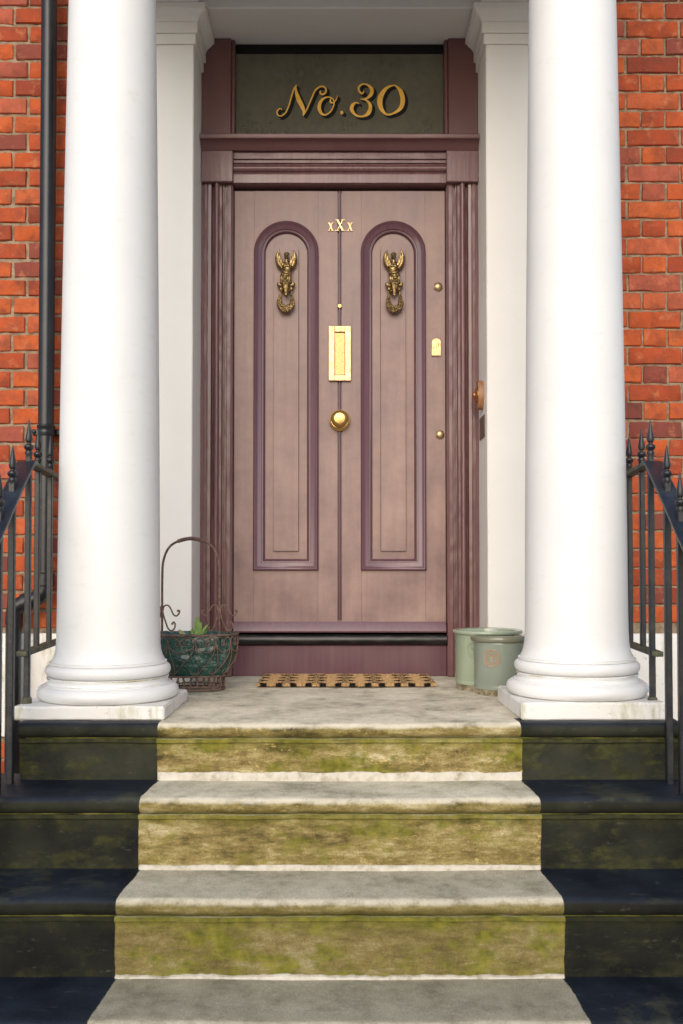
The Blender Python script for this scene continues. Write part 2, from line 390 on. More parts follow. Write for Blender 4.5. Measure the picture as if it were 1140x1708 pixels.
# ------------------------------------------------------------------ mesh helpers
class MB:
    def __init__(self): self.v = []; self.f = []
    def add(self, vs, fs):
        o = len(self.v)
        self.v += [tuple(p) for p in vs]
        self.f += [tuple(i + o for i in f) for f in fs]
        return self
    def box(self, x0, x1, y0, y1, z0, z1, b=.002):
        b = min(b, (x1 - x0) * .45, (y1 - y0) * .45, (z1 - z0) * .45)
        X = (x0, x1); Y = (y0, y1); Z = (z0, z1)
        vs = []; idx = {}
        for i in (0, 1):
            for j in (0, 1):
                for k in (0, 1):
                    sx, sy, sz = 1 - 2 * i, 1 - 2 * j, 1 - 2 * k
                    for a in range(3):      # a: axis whose face this vertex lies on
                        p = [X[i] + sx * b, Y[j] + sy * b, Z[k] + sz * b]
                        p[a] = (X[i], Y[j], Z[k])[a]
                        idx[i, j, k, a] = len(vs); vs.append(p)
        fs = []
        for i in (0, 1):
            fs.append([idx[i, 0, 0, 0], idx[i, 1, 0, 0], idx[i, 1, 1, 0], idx[i, 0, 1, 0]][::1 if i else -1])
            fs.append([idx[0, i, 0, 1], idx[1, i, 0, 1], idx[1, i, 1, 1], idx[0, i, 1, 1]][::-1 if i else 1])
            fs.append([idx[0, 0, i, 2], idx[1, 0, i, 2], idx[1, 1, i, 2], idx[0, 1, i, 2]][::1 if i else -1])
        for i in (0, 1):
            for j in (0, 1):
                fs.append([idx[i, j, 0, 0], idx[i, j, 1, 0], idx[i, j, 1, 1], idx[i, j, 0, 1]])
                fs.append([idx[i, 0, j, 0], idx[i, 1, j, 0], idx[i, 1, j, 2], idx[i, 0, j, 2]])
                fs.append([idx[0, i, j, 1], idx[1, i, j, 1], idx[1, i, j, 2], idx[0, i, j, 2]])
                for k in (0, 1):
                    fs.append([idx[i, j, k, 0], idx[i, j, k, 1], idx[i, j, k, 2]])
        return self.add(vs, fs)
    def lathe(self, prof, n=48, c=(0, 0, 0), sx=1, sy=1, axis='z', caps=True):
        vs = []; fs = []
        for r, h in prof:
            for k in range(n):
                a = 2 * PI * k / n
                p = (r * math.cos(a) * sx, r * math.sin(a) * sy, h)
                if axis == 'y': p = (p[0], -h, p[1])        # axis points to the viewer
                if axis == 'x': p = (h, p[0], p[1])
                vs.append((p[0] + c[0], p[1] + c[1], p[2] + c[2]))
        m = len(prof)
        for i in range(m - 1):
            for k in range(n):
                fs.append((i * n + k, i * n + (k + 1) % n, (i + 1) * n + (k + 1) % n, (i + 1) * n + k))
        if caps:
            if prof[0][0] > 1e-5: fs.append(tuple(range(n))[::-1])
            if prof[-1][0] > 1e-5: fs.append(tuple((m - 1) * n + k for k in range(n)))
        return self.add(vs, fs)
    def tube(self, pts, rad, n=8, closed=False, flat=1.0):
        pts = [Vector(p) for p in pts]
        L = len(pts)
        if not isinstance(rad, (list, tuple)): rad = [rad] * L
        vs = []; fs = []
        up = None
        for i, p in enumerate(pts):
            a = pts[(i - 1) % L] if (closed or i) else p
            b = pts[(i + 1) % L] if (closed or i < L - 1) else p
            t = (b - a)
            t = t.normalized() if t.length > 1e-9 else Vector((0, 0, 1))
            if up is None:
                up = Vector((0, 1, 0)) if abs(t.y) < .9 else Vector((1, 0, 0))
            u = (up - t * up.dot(t)).normalized()
            up = u
            w = t.cross(u)
            for k in range(n):
                an = 2 * PI * k / n
                vs.append(p + (u * math.cos(an) * flat + w * math.sin(an)) * rad[i])
        m = L if closed else L - 1
        for i in range(m):
            j = (i + 1) % L
            for k in range(n):
                fs.append((i * n + k, i * n + (k + 1) % n, j * n + (k + 1) % n, j * n + k))
        if not closed:
            fs.append(tuple(range(n))[::-1]); fs.append(tuple((L - 1) * n + k for k in range(n)))
        return self.add(vs, fs)
    def ball(self, c, r, n=10, m=7, rot=None):
        if not isinstance(r, (list, tuple)): r = (r, r, r)
        vs = [(0, 0, 1)]; fs = []
        for i in range(1, m):
            for k in range(n):
                t = PI * i / m; a = 2 * PI * k / n
                vs.append((math.sin(t) * math.cos(a), math.sin(t) * math.sin(a), math.cos(t)))
        vs.append((0, 0, -1))
        for k in range(n):
            fs.append((0, 1 + k, 1 + (k + 1) % n))
            fs.append((len(vs) - 1, 1 + (m - 2) * n + (k + 1) % n, 1 + (m - 2) * n + k))
        for i in range(m - 2):
            for k in range(n):
                fs.append((1 + i * n + k, 1 + (i + 1) * n + k, 1 + (i + 1) * n + (k + 1) % n, 1 + i * n + (k + 1) % n))
        out = []
        for v in vs:
            q = Vector((v[0] * r[0], v[1] * r[1], v[2] * r[2]))
            if rot: q = rot @ q
            out.append(q + Vector(c))
        return self.add(out, fs)
    def prism(self, poly, y0, y1):
        """polygon in (x, z) given a thickness along y"""
        n = len(poly)
        tri = tessellate_polygon([[Vector((x, z, 0)) for x, z in poly]])
        vs = [(x, y0, z) for x, z in poly] + [(x, y1, z) for x, z in poly]
        fs = [tuple(t) for t in tri] + [tuple(i + n for i in t)[::-1] for t in tri]
        fs += [(i, (i + 1) % n, (i + 1) % n + n, i + n) for i in range(n)]
        return self.add(vs, fs)
    def extrude_x(self, prof, x0, x1, seg=1, jit=None, close=True):
        """closed (y, z) profile run along x"""
        n = len(prof); vs = []; fs = []
        for i in range(seg + 1):
            x = x0 + (x1 - x0) * i / seg
            for (y, z) in prof:
                p = Vector((x, y, z))
                if jit: p = p + jit(p)
                vs.append(p)
        for i in range(seg):
            for k in range(n):
                fs.append((i * n + k, i * n + (k + 1) % n, (i + 1) * n + (k + 1) % n, (i + 1) * n + k))
        if close:
            for base, rev in ((0, True), (seg * n, False)):
                tri = tessellate_polygon([[Vector((p[0], p[1], 0)) for p in prof]])
                for t in tri:
                    f = tuple(base + i for i in t)
                    fs.append(f[::-1] if rev else f)
        return self.add(vs, fs)
    def extrude_z(self, prof, z0, z1, seg=1, jit=None):
        """closed (x, y) profile run along z"""
        n = len(prof); vs = []; fs = []
        for i in range(seg + 1):
            z = z0 + (z1 - z0) * i / seg
            for (x, y) in prof:
                p = Vector((x, y, z))
                if jit: p = p + jit(p)
                vs.append(p)
        for i in range(seg):
            for k in range(n):
                fs.append((i * n + k, i * n + (k + 1) % n, (i + 1) * n + (k + 1) % n, (i + 1) * n + k))
        tri = tessellate_polygon([[Vector((p[0], p[1], 0)) for p in prof]])
        fs += [tuple(t)[::-1] for t in tri] + [tuple(seg * n + i for i in t) for t in tri]
        return self.add(vs, fs)
    def sweep_loop(self, path, prof):
        """path: list of ((x,z), miter normal (nx,nz)); prof: list of (offset outward, y); open profile"""
        n = len(prof); L = len(path); vs = []; fs = []
        for (p, nn) in path:
            for (o, y) in prof:
                vs.append((p[0] + nn[0] * o, y, p[1] + nn[1] * o))
        for i in range(L):
            j = (i + 1) % L
            for k in range(n - 1):
                fs.append((i * n + k, i * n + k + 1, j * n + k + 1, j * n + k))
        return self.add(vs, fs)
    def mesh(self, name, off=(0, 0, 0), smooth=35):
        me = bpy.data.meshes.new(name)
        o = Vector(off)
        me.from_pydata([tuple(Vector(p) - o) for p in self.v], [], self.f)
        me.validate()
        bm = bmesh.new(); bm.from_mesh(me)
        bmesh.ops.recalc_face_normals(bm, faces=bm.faces[:])
        bm.to_mesh(me); bm.free()
        if smooth:
            me.shade_smooth()
            me.set_sharp_from_angle(angle=R(smooth))
        return me
    def build(self, name, mat, parent=None, label=None, smooth=35):
        """world-space mesh as one object; origin at the root's base"""
        off = Vector((0, 0, 0))
        p = parent
        while p is not None:
            off += p.location; p = p.parent
        me = self.mesh(name, off, smooth)
        me.materials.append(M[mat] if isinstance(mat, str) else mat)
        o = bpy.data.objects.new(name, me)
        C.objects.link(o)
        o.parent = parent
        if label: o['label'] = label
        return o

def thing(name, label, cat, loc=(0, 0, 0), group=None):
    o = bpy.data.objects.new(name, None)
    o.empty_display_size = .1
    C.objects.link(o)
    o.location = loc
    o['label'] = label; o['category'] = cat
    if group: o['group'] = group
    return o
def tag(o, label, cat, group=None):
    o['label'] = label; o['category'] = cat
    if group: o['group'] = group
    return o
def copy_tree(o, parent=None):
    c = o.copy(); C.objects.link(c); c.parent = parent
    for ch in [x for x in bpy.data.objects if x.parent == o]:
        copy_tree(ch, c)
    return c
def spline(pts, per=8, closed=False):
    """Catmull-Rom through tuples of any length"""
    n = len(pts); out = []
    rng = range(n if closed else n - 1)
    for i in rng:
        p0 = pts[(i - 1) % n] if (closed or i) else pts[0]
        p1 = pts[i]; p2 = pts[(i + 1) % n]
        p3 = pts[(i + 2) % n] if (closed or i + 2 < n) else pts[-1]
        for k in range(per):
            t = k / per
            out.append(tuple(.5 * (2 * b + (c - a) * t + (2 * a - 5 * b + 4 * c - d) * t * t + (3 * b - a - 3 * c + d) * t ** 3) for a, b, c, d in zip(p0, p1, p2, p3)))
    if not closed: out.append(tuple(pts[-1]))
    return out

# ================================================================== THE SETTING
GZ = -1.06
mb = MB(); mb.box(-120, 120, -150, 60, GZ - .3, GZ, .01)
g = mb.build('pavement', 'pavement'); g['kind'] = 'structure'

# ------------------------------------------------------------------ stone steps
# (tread height, y of nosing, half width left, half width right)
ST = [(0, -1.36, 1.052, 1.122), (-.191, -1.582, 1.30, 1.32), (-.413, -1.822, 1.34, 1.36), (-.639, -2.065, 1.38, 1.40), (-.86, -2.32, 1.42, 1.44)]
steps = thing('stone_steps', 'worn stone front steps painted black at both sides with a bare middle', 'steps', (0, -2, GZ))
for i, (zt, yf, xl, xr) in enumerate(ST):
    zb = (ST[i + 1][0] if i + 1 < len(ST) else GZ) - .03
    yb = .06 if i == 0 else ST[i - 1][1] + .12
    r = .0245
    prof = [(yb, zb), (yb, zt)]
    if i == 0: prof += [(-.3, zt), (-.6, zt), (-.9, zt), (-1.1, zt)]
    prof += [(yf + .14, zt - .001), (yf + .07, zt - .002), (yf + .045, zt - .003)]
    for k in range(9):
        a = PI / 2 + PI * k / 8
        prof.append((yf + r + r * math.cos(a) * 1.0, zt - .003 - r + r * math.sin(a)))
    zf = zt - .003 - 2 * r
    prof += [(yf + .024, zf - .001), (yf + .025, zf - .004), (yf + .017, zf - .005), (yf + .016, zf - .017), (yf + .025, zf - .021), (yf + .025, zf - .06), (yf + .026, zb)]
    def jit(p, s=i):
        q = Vector((p.x * 5, p.y * 7 + s * 9, p.z * 7))
        q2 = Vector((p.x * 30, p.y * 30 + s * 3, p.z * 30))
        d = mn.noise(q) * .0035 + mn.noise(q2) * .0014
        chip = max(0, mn.noise(Vector((p.x * 11, s * 5.3, 3))) - .35) * .018
        wear = .004 * math.exp(-(p.x / .4) ** 2) if abs(p.z - zt) < .03 else 0
        return Vector((0, d + (chip if abs(p.y - yf) < .03 else 0), d * .6 - wear))
    mb = MB(); mb.extrude_x(prof, -xl, xr, 150, jit)
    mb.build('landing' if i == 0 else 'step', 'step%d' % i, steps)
    # pale lime fillet left along the foot of each riser
    if i < 4:
        zn = ST[i + 1][0]
        hh = (.026, .012, .007, .009)[i]
        mb = MB(); seg = 160; vs = []; fs = []
        for k in range(seg + 1):
            hw_ = .600 + .063 * (-1.36 - yf) - .003; x = -hw_ + 2 * hw_ * k / seg
            e = .5 + .5 * mn.noise(Vector((x * 9, i * 3.1, 0))) + .35 * mn.noise(Vector((x * 45, i * 2.2, 1)))
            h = hh * (.72 + .4 * e) if i < 2 else hh * max(.12, 1.5 * e)
            yr = yf + .025
            vs += [(x, yr + .012, zn - .006), (x, yr - .010, zn - .006), (x, yr - .009, zn + h * .6), (x, yr - .004, zn + h), (x, yr + .012, zn + h)]
        for k in range(seg):
            for q in range(5):
                fs.append((k * 5 + q, k * 5 + (q + 1) % 5, (k + 1) * 5 + (q + 1) % 5, (k + 1) * 5 + q))
        fs += [tuple(range(5)), tuple(seg * 5 + q for q in range(5))[::-1]]
        mb.add(vs, fs)
        mb.build('mortar_fillet', 'fillet', steps, 'ragged pale mortar line at the foot of a riser')
        # algae packed under the nosing
        mb = MB(); pts = []; rad = []
        for k in range(241):
            x = -xl + .02 + (xl + xr - .04) * k / 240
            pts.append((x, yf + .0225 + .001 * mn.noise(Vector((x * 20, i, 0))), zf - .0035))
            rad.append(max(.0004, .0022 + .0046 * mn.noise(Vector((x * 14, i * 7, 2)))))
        mb.tube(pts, rad, 6)
        mb.build('algae_seam', 'joint_algae', steps, 'yellow green algae in the joint under a nosing')

# ------------------------------------------------------------------ brick walls
STR, HDR, JT, CP = .234, .104, .010, .0833
BH = CP - JT
def brick_mesh(L, s):
    rnd = random.Random(s)
    nx, nz = (8, 3) if L > .15 else (5, 3)
    vs = []; fs = []
    for i in range(nx + 1):
        for k in range(nz + 1):
            ex = i in (0, nx); ez = k in (0, nz)
            x = -L / 2 + L * i / nx; z = -BH / 2 + BH * k / nz
            if i == 1: x = -L / 2 + .005
            if i == nx - 1: x = L / 2 - .005
            if k == 1: z = -BH / 2 + .006
            if k == 2: z = BH / 2 - .006
            y = -.0 + rnd.uniform(-.0012, .0012)
            if ex or ez: y += .003 + rnd.uniform(0, .005)
            if ex and ez: y += .003
            if ex: x += rnd.uniform(-.0042, .0016) * (1 if x > 0 else -1)
            if ez: z += rnd.uniform(-.0036, .0016) * (1 if z > 0 else -1)
            vs.append((x, y, z))
    q = nz + 1
    for i in range(nx):
        for k in range(nz):
            fs.append((i * q + k, (i + 1) * q + k, (i + 1) * q + k + 1, i * q + k + 1))
    ring = [i * q for i in range(nx + 1)] + [nx * q + k for k in range(1, q)] + [i * q + nz for i in range(nx - 1, -1, -1)] + [k for k in range(nz - 1, 0, -1)]
    o = len(vs)
    for r_ in ring: vs.append((vs[r_][0], .06, vs[r_][2]))
    for j in range(len(ring)):
        j2 = (j + 1) % len(ring)
        fs.append((ring[j], o + j, o + j2, ring[j2]))
    mb = MB(); mb.add(vs, fs)
    me = mb.mesh('brick', smooth=40); me.materials.append(M['brick'])
    return me
STM = [brick_mesh(STR, s) for s in range(10)]
HDM = [brick_mesh(HDR, 50 + s) for s in range(8)]
WALL_Y = -.2
def brick_wall(name, label, xa, xb, xj, zrow, sgn):
    """xa..xb: extent; xj: left joint of a stretcher in the course whose top is zrow"""
    root = thing(name, label, 'wall', ((xa + xb) / 2, -.1, GZ))
    def mortar(z0, z1):
        mb = MB(); mb.box(xa, xb, WALL_Y + .0075, .05, z0, z1, .001)
        mb.build('mortar_bed', 'mortar', root)
    mortar(.205, 4.2)
    mortar(GZ, -.25)
    k0 = math.floor((zrow - 3.2) / CP)
    k1 = math.ceil((zrow - GZ) / CP)
    rnd = random.Random(name + str(sgn))
    for k in range(k0, k1):
        zt = zrow - k * CP; zc = zt - JT / 2 - BH / 2
        lo, hi = zc - BH / 2, zc + BH / 2
        if lo < .2 and hi > -.245: continue
        if lo < GZ: continue
        shift = 0 if k % 2 == 0 else (STR + HDR) / 2 + JT
        x = xj + shift - 12 * (STR + HDR + 2 * JT)
        st = True
        while x < xb:
            L = STR if st else HDR
            a, b = x + JT / 2 - JT / 2 + .005, x + .005 + L
            ca, cb = max(a, xa + .002), min(b, xb - .002)
            if cb - ca > .02:
                o = bpy.data.objects.new('brick', rnd.choice(STM if st else HDM))
                C.objects.link(o); o.parent = root
                o.location = Vector(((ca + cb) / 2 + rnd.uniform(-.0012, .0012), WALL_Y + rnd.uniform(-.0025, .002), zc + rnd.uniform(-.0012, .0012))) - root.location
                o.scale = ((cb - ca) / L * (1.014 if sgn > 0 and L > .2 else 1.03 if sgn > 0 else 1), 1, 1.05 if sgn > 0 else 1)
                o.rotation_euler = (rnd.uniform(-.02, .02), rnd.uniform(-.009, .009), rnd.uniform(-.012, .012))
            x += L + JT
            st = not st
    # white painted band between the brickwork and the basement
    mb = MB()
    def jit(p): return Vector((0, mn.noise(p * 9) * .002, mn.noise(p * 14) * .004 if p.z > .1 else 0))
    mb.extrude_x([(.04, -.244), (WALL_Y - .018, -.244), (WALL_Y - .020, -.02), (WALL_Y - .019, .19), (WALL_Y - .010, .212), (.04, .214)], xa, xb, 60, jit)
    mb.build('rendered_band', 'white_mossy', root, 'white painted band under the brickwork')
    return root
brick_wall('brick_wall', 'orange red brick wall behind the black drainpipe, left of the door', -2.12, -1.072, -1.482, 3.064, -1)
brick_wall('brick_wall', 'orange red brick wall right of the door, without a drainpipe', 1.072, 2.12, 1.302, 3.003, 1)

# ------------------------------------------------------------------ pilasters, lintel, portico
def wobble(a=.0012, f=4):
    return lambda p: Vector((mn.noise(Vector((p.x * f, 1, p.z * f))) * a, mn.noise(Vector((p.x * f, 5, p.z * f))) * a, 0))
def pilaster(s, label):
    root = thing('pilaster', label, 'pilaster', (s * .86, -.2, 0), 'pilasters either side of the door')
    def rect(g):
        a, b = .651 - g, 1.07 + g
        q = [(a + .004, -.287 - g), (b - .004, -.287 - g), (b, -.283 - g), (b, .05), (a, .05), (a, -.283 - g)]
        return [(s * x, y) for x, y in q]
    mb = MB(); mb.extrude_z(rect(0), .0, 2.838, 60, wobble())
    mb.build('shaft', 'cream', root)
    for (z0, z1, g) in ((2.839, 2.883, .010), (2.884, 2.931, .020)):
        mb = MB(); mb.extrude_z(rect(g), z0, z1); mb.build('capital_fascia', 'cream', root)
    # cyma under the top slab
    vs = []; fs = []; n = 6
    prof = [(2.932, .022), (2.940, .024), (2.950, .031), (2.960, .043), (2.968, .050), (2.972, .052), (2.973, .060), (2.996, .060)]
    for z, g in prof:
        vs += [(x, y, z) for x, y in rect(g)]
    for i in range(len(prof) - 1):
        for k in range(n): fs.append((i * n + k, i * n + (k + 1) % n, (i + 1) * n + (k + 1) % n, (i + 1) * n + k))
    fs += [tuple(range(n)), tuple((len(prof) - 1) * n + k for k in range(n))]
    mb = MB(); mb.add(vs, fs); mb.build('capital_cyma', 'cream', root)
    mb = MB(); mb.box(s * .86 - .24, s * .86 + .24, -.36, .045, 2.998, 3.004, .001); mb.build('capital_slab', 'cream', root)
    return root
pilaster(-1, 'cream painted pilaster behind the left column')
pilaster(1, 'cream painted pilaster behind the right column, bearing the doorbell')

port = thing('portico_roof', 'pale painted lintel and roof of the porch over the door', 'portico', (0, -.7, 3.0))
mb = MB(); mb.box(-1.07, 1.07, -.287, .05, 3.005, 3.4, .004); mb.build('lintel', 'cream', port)
mb = MB(); mb.box(-1.07, 1.07, -1.30, -.834, 3.005, 3.4, .004); mb.build('front_beam', 'white', port)
for sg in (-1, 1):
    mb = MB(); mb.box(min(sg * .62, sg * 1.07), max(sg * .62, sg * 1.07), -.832, -.289, 3.005, 3.4, .004); mb.build('side_beam', 'white', port)
mb = MB(); mb.box(-1.09, 1.09, -1.33, .05, 3.402, 3.5, .004); mb.build('ceiling', 'white', port)
mb = MB(); mb.box(-1.12, 1.12, -1.36, .05, 3.502, 3.75, .01); mb.build('frieze', 'white', port)
mb = MB(); mb.box(-1.25, 1.25, -1.5, .05, 3.752, 3.90, .02); mb.build('cornice', 'white', port)

# ------------------------------------------------------------------ columns
def column(s, label):
    cx, cy = (-.826 if s < 0 else .846), -1.067
    p = .043 if s < 0 else .056      # plinth height
    root = thing('column', label, 'column', (cx, cy, 0), 'white columns of the porch')
    # plinth with softened, lumpy edges
    mb = MB()
    mb.box(cx - .243 - (.018 if s < 0 else 0), cx + .243, cy - .237, cy + .237, -.004, p, .006)
    bm = bmesh.new()
    me = mb.mesh('plinth', root.location)
    bm.from_mesh(me)
    bmesh.ops.subdivide_edges(bm, edges=[e for e in bm.edges if e.calc_length() > .05], cuts=14, use_grid_fill=True)
    for v in bm.verts:
        v.co += Vector((mn.noise(v.co * 14 + Vector((s * 9, 0, 0))), mn.noise(v.co * 14 + Vector((3, s, 0))), mn.noise(v.co * 18) * .6)) * .0035
    bm.to_mesh(me); bm.free()
    me.materials.append(M['white_mossy'])
    o = bpy.data.objects.new('plinth', me); C.objects.link(o); o.parent = root
    prof = []
    def arc(R0, zc, r, n=9):
        for k in range(n):
            a = -PI / 2 + PI * k / (n - 1)
            prof.append((R0 + r * math.cos(a), zc + r * math.sin(a)))
    prof.append((.20, p + .0005)); arc(.2225, p + .0255, .0252)
    prof += [(.223, p + .0515), (.223, p + .0545), (.214, p + .056), (.210, p + .061), (.209, p + .066), (.2105, p + .071), (.2125, p + .0735), (.2125, p + .079)]
    arc(.198, p + .1010, .0215)
    prof += [(.205, p + .123), (.205, p + .131), (.199, p + .1315)]
    mb = MB(); mb.lathe(prof, 72, (cx, cy, 0)); mb.build('base', 'white', root)
    mb = MB()
    ring = []
    for k in range(140):
        a = 2 * PI * k / 140
        ring.append((cx + .216 * math.cos(a), cy + .216 * math.sin(a), p + .001))
    mb.tube(ring, [max(.001, .004 + .005 * mn.noise(Vector((e[0] * 14, e[1] * 14, s)))) for e in ring], 6, closed=True)
    for rr_, zz in ((.2135, p + .0545), (.2115, p + .0760)):
        rg = [(cx + rr_ * math.cos(2 * PI * k / 140), cy + rr_ * math.sin(2 * PI * k / 140), zz) for k in range(140)]
        mb.tube(rg, [max(.0002, .0014 + .0028 * mn.noise(Vector((e[0] * 11, e[1] * 11, zz * 90)))) for e in rg], 6, closed=True)
    mb.build('algae_ring', 'algae', root, 'line of algae where the column base meets its plinth')
    prof = [(.198, p + .132), (.1965, p + .138), (.190, p + .150), (.185, p + .167), (.182, p + .19), (.1805, .29), (.1795, .35)]
    for k in range(1, 41):
        t = k / 40
        z = .35 + (2.80 - .35) * t
        prof.append((.1795 - .0285 * t ** 1.3, z))
    mb = MB(); mb.lathe(prof, 96, (cx, cy, 0)); mb.build('shaft', 'white', root)
    prof = [(.154, 2.801), (.168, 2.806), (.168, 2.82), (.155, 2.825), (.155, 2.87), (.163, 2.875), (.19, 2.91), (.198, 2.93)]
    mb = MB(); mb.lathe(prof, 72, (cx, cy, 0)); mb.box(cx - .215, cx + .215, cy - .215, cy + .215, 2.932, 3.003, .004)
    mb.build('capital', 'white', root)
    return root
column(-1, 'thick white round column on the left, beside the wire basket')
column(1, 'thick white round column on the right, beside the glazed pots')

# ================================================================== DOOR FRAME
fr = thing('door_frame', 'plum painted moulded door surround with fanlight, cornice and threshold', 'door frame', (0, -.03, 0))
JP = [(0, 0), (.003, .028), (.012, .036), (.027, .036), (.0285, .027), (.0305, .027), (.0312, .034), (.0345, .034), (.0355, .023), (.0425, .023), (.0435, .035), (.0475, .035), (.0485, .026), (.053, .028), (.0535, .037), (.064, .037)]
for k in range(9):
    a = PI - PI * k / 8
    JP.append((.0765 + .0115 * math.cos(a), .041 + .0135 * math.sin(a)))
JP += [(.0885, .022), (.0905, .019), (.0985, .022), (.1025, .028), (.103, .044), (.116, .046), (.1175, .036), (.122, .036), (.1225, .047), (.134, .047), (.1355, .040), (.1495, .039), (.1495, -.03), (0, -.03)]
for s in (-1, 1):
    x0 = .5005
    def jit(p, s=s):
        q = Vector((p.x * 60, s * 4, p.z * 16))
        return Vector((mn.noise(q) * .0006, mn.noise(Vector((p.x * 40, s, p.z * 25))) * .0011, 0))
    mb = MB(); mb.extrude_z([(s * (x0 + t), -h) for t, h in JP], 0.002, 2.312, 150, jit)
    mb.build('jamb_moulding', 'frame', fr)
    mb = MB(); mb.box(min(s * .499, s * .650), max(s * .499, s * .650), -.066, .03, 2.3125, 2.4615, .004)
    mb.build('corner_block', 'frame', fr)
    # fanlight side panel with a slim inner bead
    mb = MB(); mb.box(min(s * .512, s * .650), max(s * .512, s * .650), -.048, .03, 2.5235, 3.0035, .003)
    mb.build('fanlight_side_panel', 'fan_frame', fr)
    mb = MB(); mb.box(min(s * .495, s * .5118), max(s * .495, s * .5118), -.036, .03, 2.5235, 3.0035, .004)
    mb.build('glazing_stop', 'fan_frame', fr)
# head moulding (profile in y,z)
HP = [(.03, 2.3125), (-.040, 2.3125), (-.046, 2.316), (-.046, 2.355), (-.040, 2.358), (-.038, 2.364)]
for k in range(7):
    a = -PI / 2 + PI * k / 6
    HP.append((-.040 - .016 * math.cos(a), 2.384 + .016 * math.sin(a)))
HP += [(-.038, 2.403), (-.038, 2.408), (-.047, 2.410), (-.047, 2.419), (-.040, 2.421), (-.040, 2.426), (-.050, 2.428), (-.050, 2.440), (-.044, 2.442), (-.044, 2.4615), (.03, 2.4615)]
mb = MB(); mb.extrude_x(HP, -.4985, .4985, 60, lambda p: Vector((0, mn.noise(p * 17) * .0008, 0)))
mb.build('head_moulding', 'frame', fr)
mb = MB(); mb.extrude_x([(.03, 2.4625), (-.062, 2.4625), (-.072, 2.478), (-.092, 2.496), (-.106, 2.499), (-.108, 2.503), (-.108, 2.519), (-.104, 2.5225), (.03, 2.5225)], -.6495, .6495, 40, lambda p: Vector((0, mn.noise(p * 9) * .001, mn.noise(p * 7) * .001)))
mb.build('transom_ledge', 'fan_frame', fr)
mb = MB(); mb.box(-.4945, .4945, .004, .03, 2.958, 3.0035, .003); mb.build('fanlight_top_rail', 'black', fr)  # rail coloured black to stand in for the shadowed gap above the glass
mb = MB(); mb.box(-.4945, .4945, -.022, .03, 2.523, 2.536, .003); mb.build('fanlight_sill', 'fan_frame', fr)
mb = MB(); mb.box(-.4945, .4945, .008, .012, 2.536, 2.958, .0005); mb.build('fanlight_glass', 'glass', fr)
# head of the door opening
mb = MB(); mb.box(-.4995, .4995, .035, .06, 2.28, 2.312, .002); mb.build('door_head', 'frame', fr)
# threshold
def bar(p): return Vector((0, mn.noise(p * 12) * .0015, mn.noise(p * 15) * .0012))
pts = [(.03, .146)] + [(-.012 - .022 * math.cos(-PI / 2 + PI * k / 8), .171 + .024 * math.sin(-PI / 2 + PI * k / 8)) for k in range(9)] + [(.03, .196)]
mb = MB(); mb.extrude_x(pts, -.4995, .4995, 80, bar); mb.build('threshold_bar', 'black_bar', fr, 'black rounded bar under the door')
mb = MB(); mb.extrude_x([(.03, .001), (-.004, .001), (-.004, .140), (.0, .1455), (.03, .1455)], -.4995, .4995, 60, lambda p: Vector((0, mn.noise(p * 11) * .001, 0)))
mb.build('threshold_riser', 'moulding', fr)
# dim hall seen through the fanlight
hall = MB()
hall.box(-1.0, 1.0, 1.5, 1.55, 0, 3.3, .01); hall.box(-1.05, -1.0, .06, 1.5, 0, 3.3, .01); hall.box(1.0, 1.05, .06, 1.5, 0, 3.3, .01)
hall.box(-1.0, 1.0, .06, 1.5, 3.02, 3.07, .01); hall.box(-1.0, 1.0, .07, 1.5, -.05, 0, .01)
h = hall.build('hall_interior', 'hall'); h['kind'] = 'structure'

# painted number on the glass, cut as thin leaf
def ribbon(pts, closed=False, per=10):
    """outline pieces of a pen stroke; pts (x, y, width)"""
    sp = spline(pts, per, closed)
    n = len(sp); quads = []
    L = []; Rr = []
    for i in range(n):
        a = sp[(i - 1) % n] if (closed or i) else sp[0]
        b = sp[(i + 1) % n] if (closed or i < n - 1) else sp[-1]
        dx, dy = b[0] - a[0], b[1] - a[1]
        l = math.hypot(dx, dy) or 1
        nx, ny = -dy / l, dx / l
        w = max(sp[i][2], 1) / 2
        L.append((sp[i][0] + nx * w, sp[i][1] + ny * w)); Rr.append((sp[i][0] - nx * w, sp[i][1] - ny * w))
    return L, Rr, closed
GL = {
 'N': [([(100, 300, 7), (88, 287, 9), (70, 297, 10), (60, 320, 10), (70, 342, 10), (97, 346, 9), (130, 318, 9), (155, 262, 10), (175, 190, 11), (195, 128, 12), (216, 98, 10)], False),
       ([(209, 100, 7), (212, 150, 20), (231, 212, 36), (262, 275, 32), (273, 310, 20), (268, 346, 6)], False),
       ([(267, 346, 8), (295, 298, 10), (330, 218, 11), (362, 145, 12), (400, 113, 12), (433, 112, 13), (450, 136, 13), (442, 163, 14), (418, 173, 15), (401, 158, 12), (410, 144, 9)], False)],
 'o': [([(490, 200, 8), (450, 197, 12), (412, 224, 22), (395, 275, 28), (410, 322, 22), (443, 338, 12), (485, 312, 10), (511, 262, 10), (511, 222, 9)], True),
       ([(490, 205, 8), (483, 232, 14), (505, 240, 11), (531, 214, 8), (540, 184, 4)], False)],
 '.': [([(578, 305, 4), (576, 312, 22), (574, 325, 24), (570, 334, 5)], False)],
 '3': [([(752, 148, 8), (738, 166, 13), (715, 150, 17), (711, 116, 16), (738, 92, 12), (778, 96, 15), (812, 130, 28), (808, 172, 28), (772, 206, 14), (724, 212, 5)], False),
       ([(724, 209, 5), (774, 224, 15), (802, 265, 26), (788, 322, 30), (742, 350, 15), (690, 342, 17), (655, 300, 28), (660, 262, 26), (688, 240, 12), (714, 248, 7)], False)],
 '0': [([(985, 101, 9), (928, 126, 24), (881, 200, 42), (886, 282, 34), (930, 333, 17), (985, 326, 14), (1042, 284, 30), (1060, 218, 36), (1044, 150, 32), (1012, 111, 15)], True)],
}
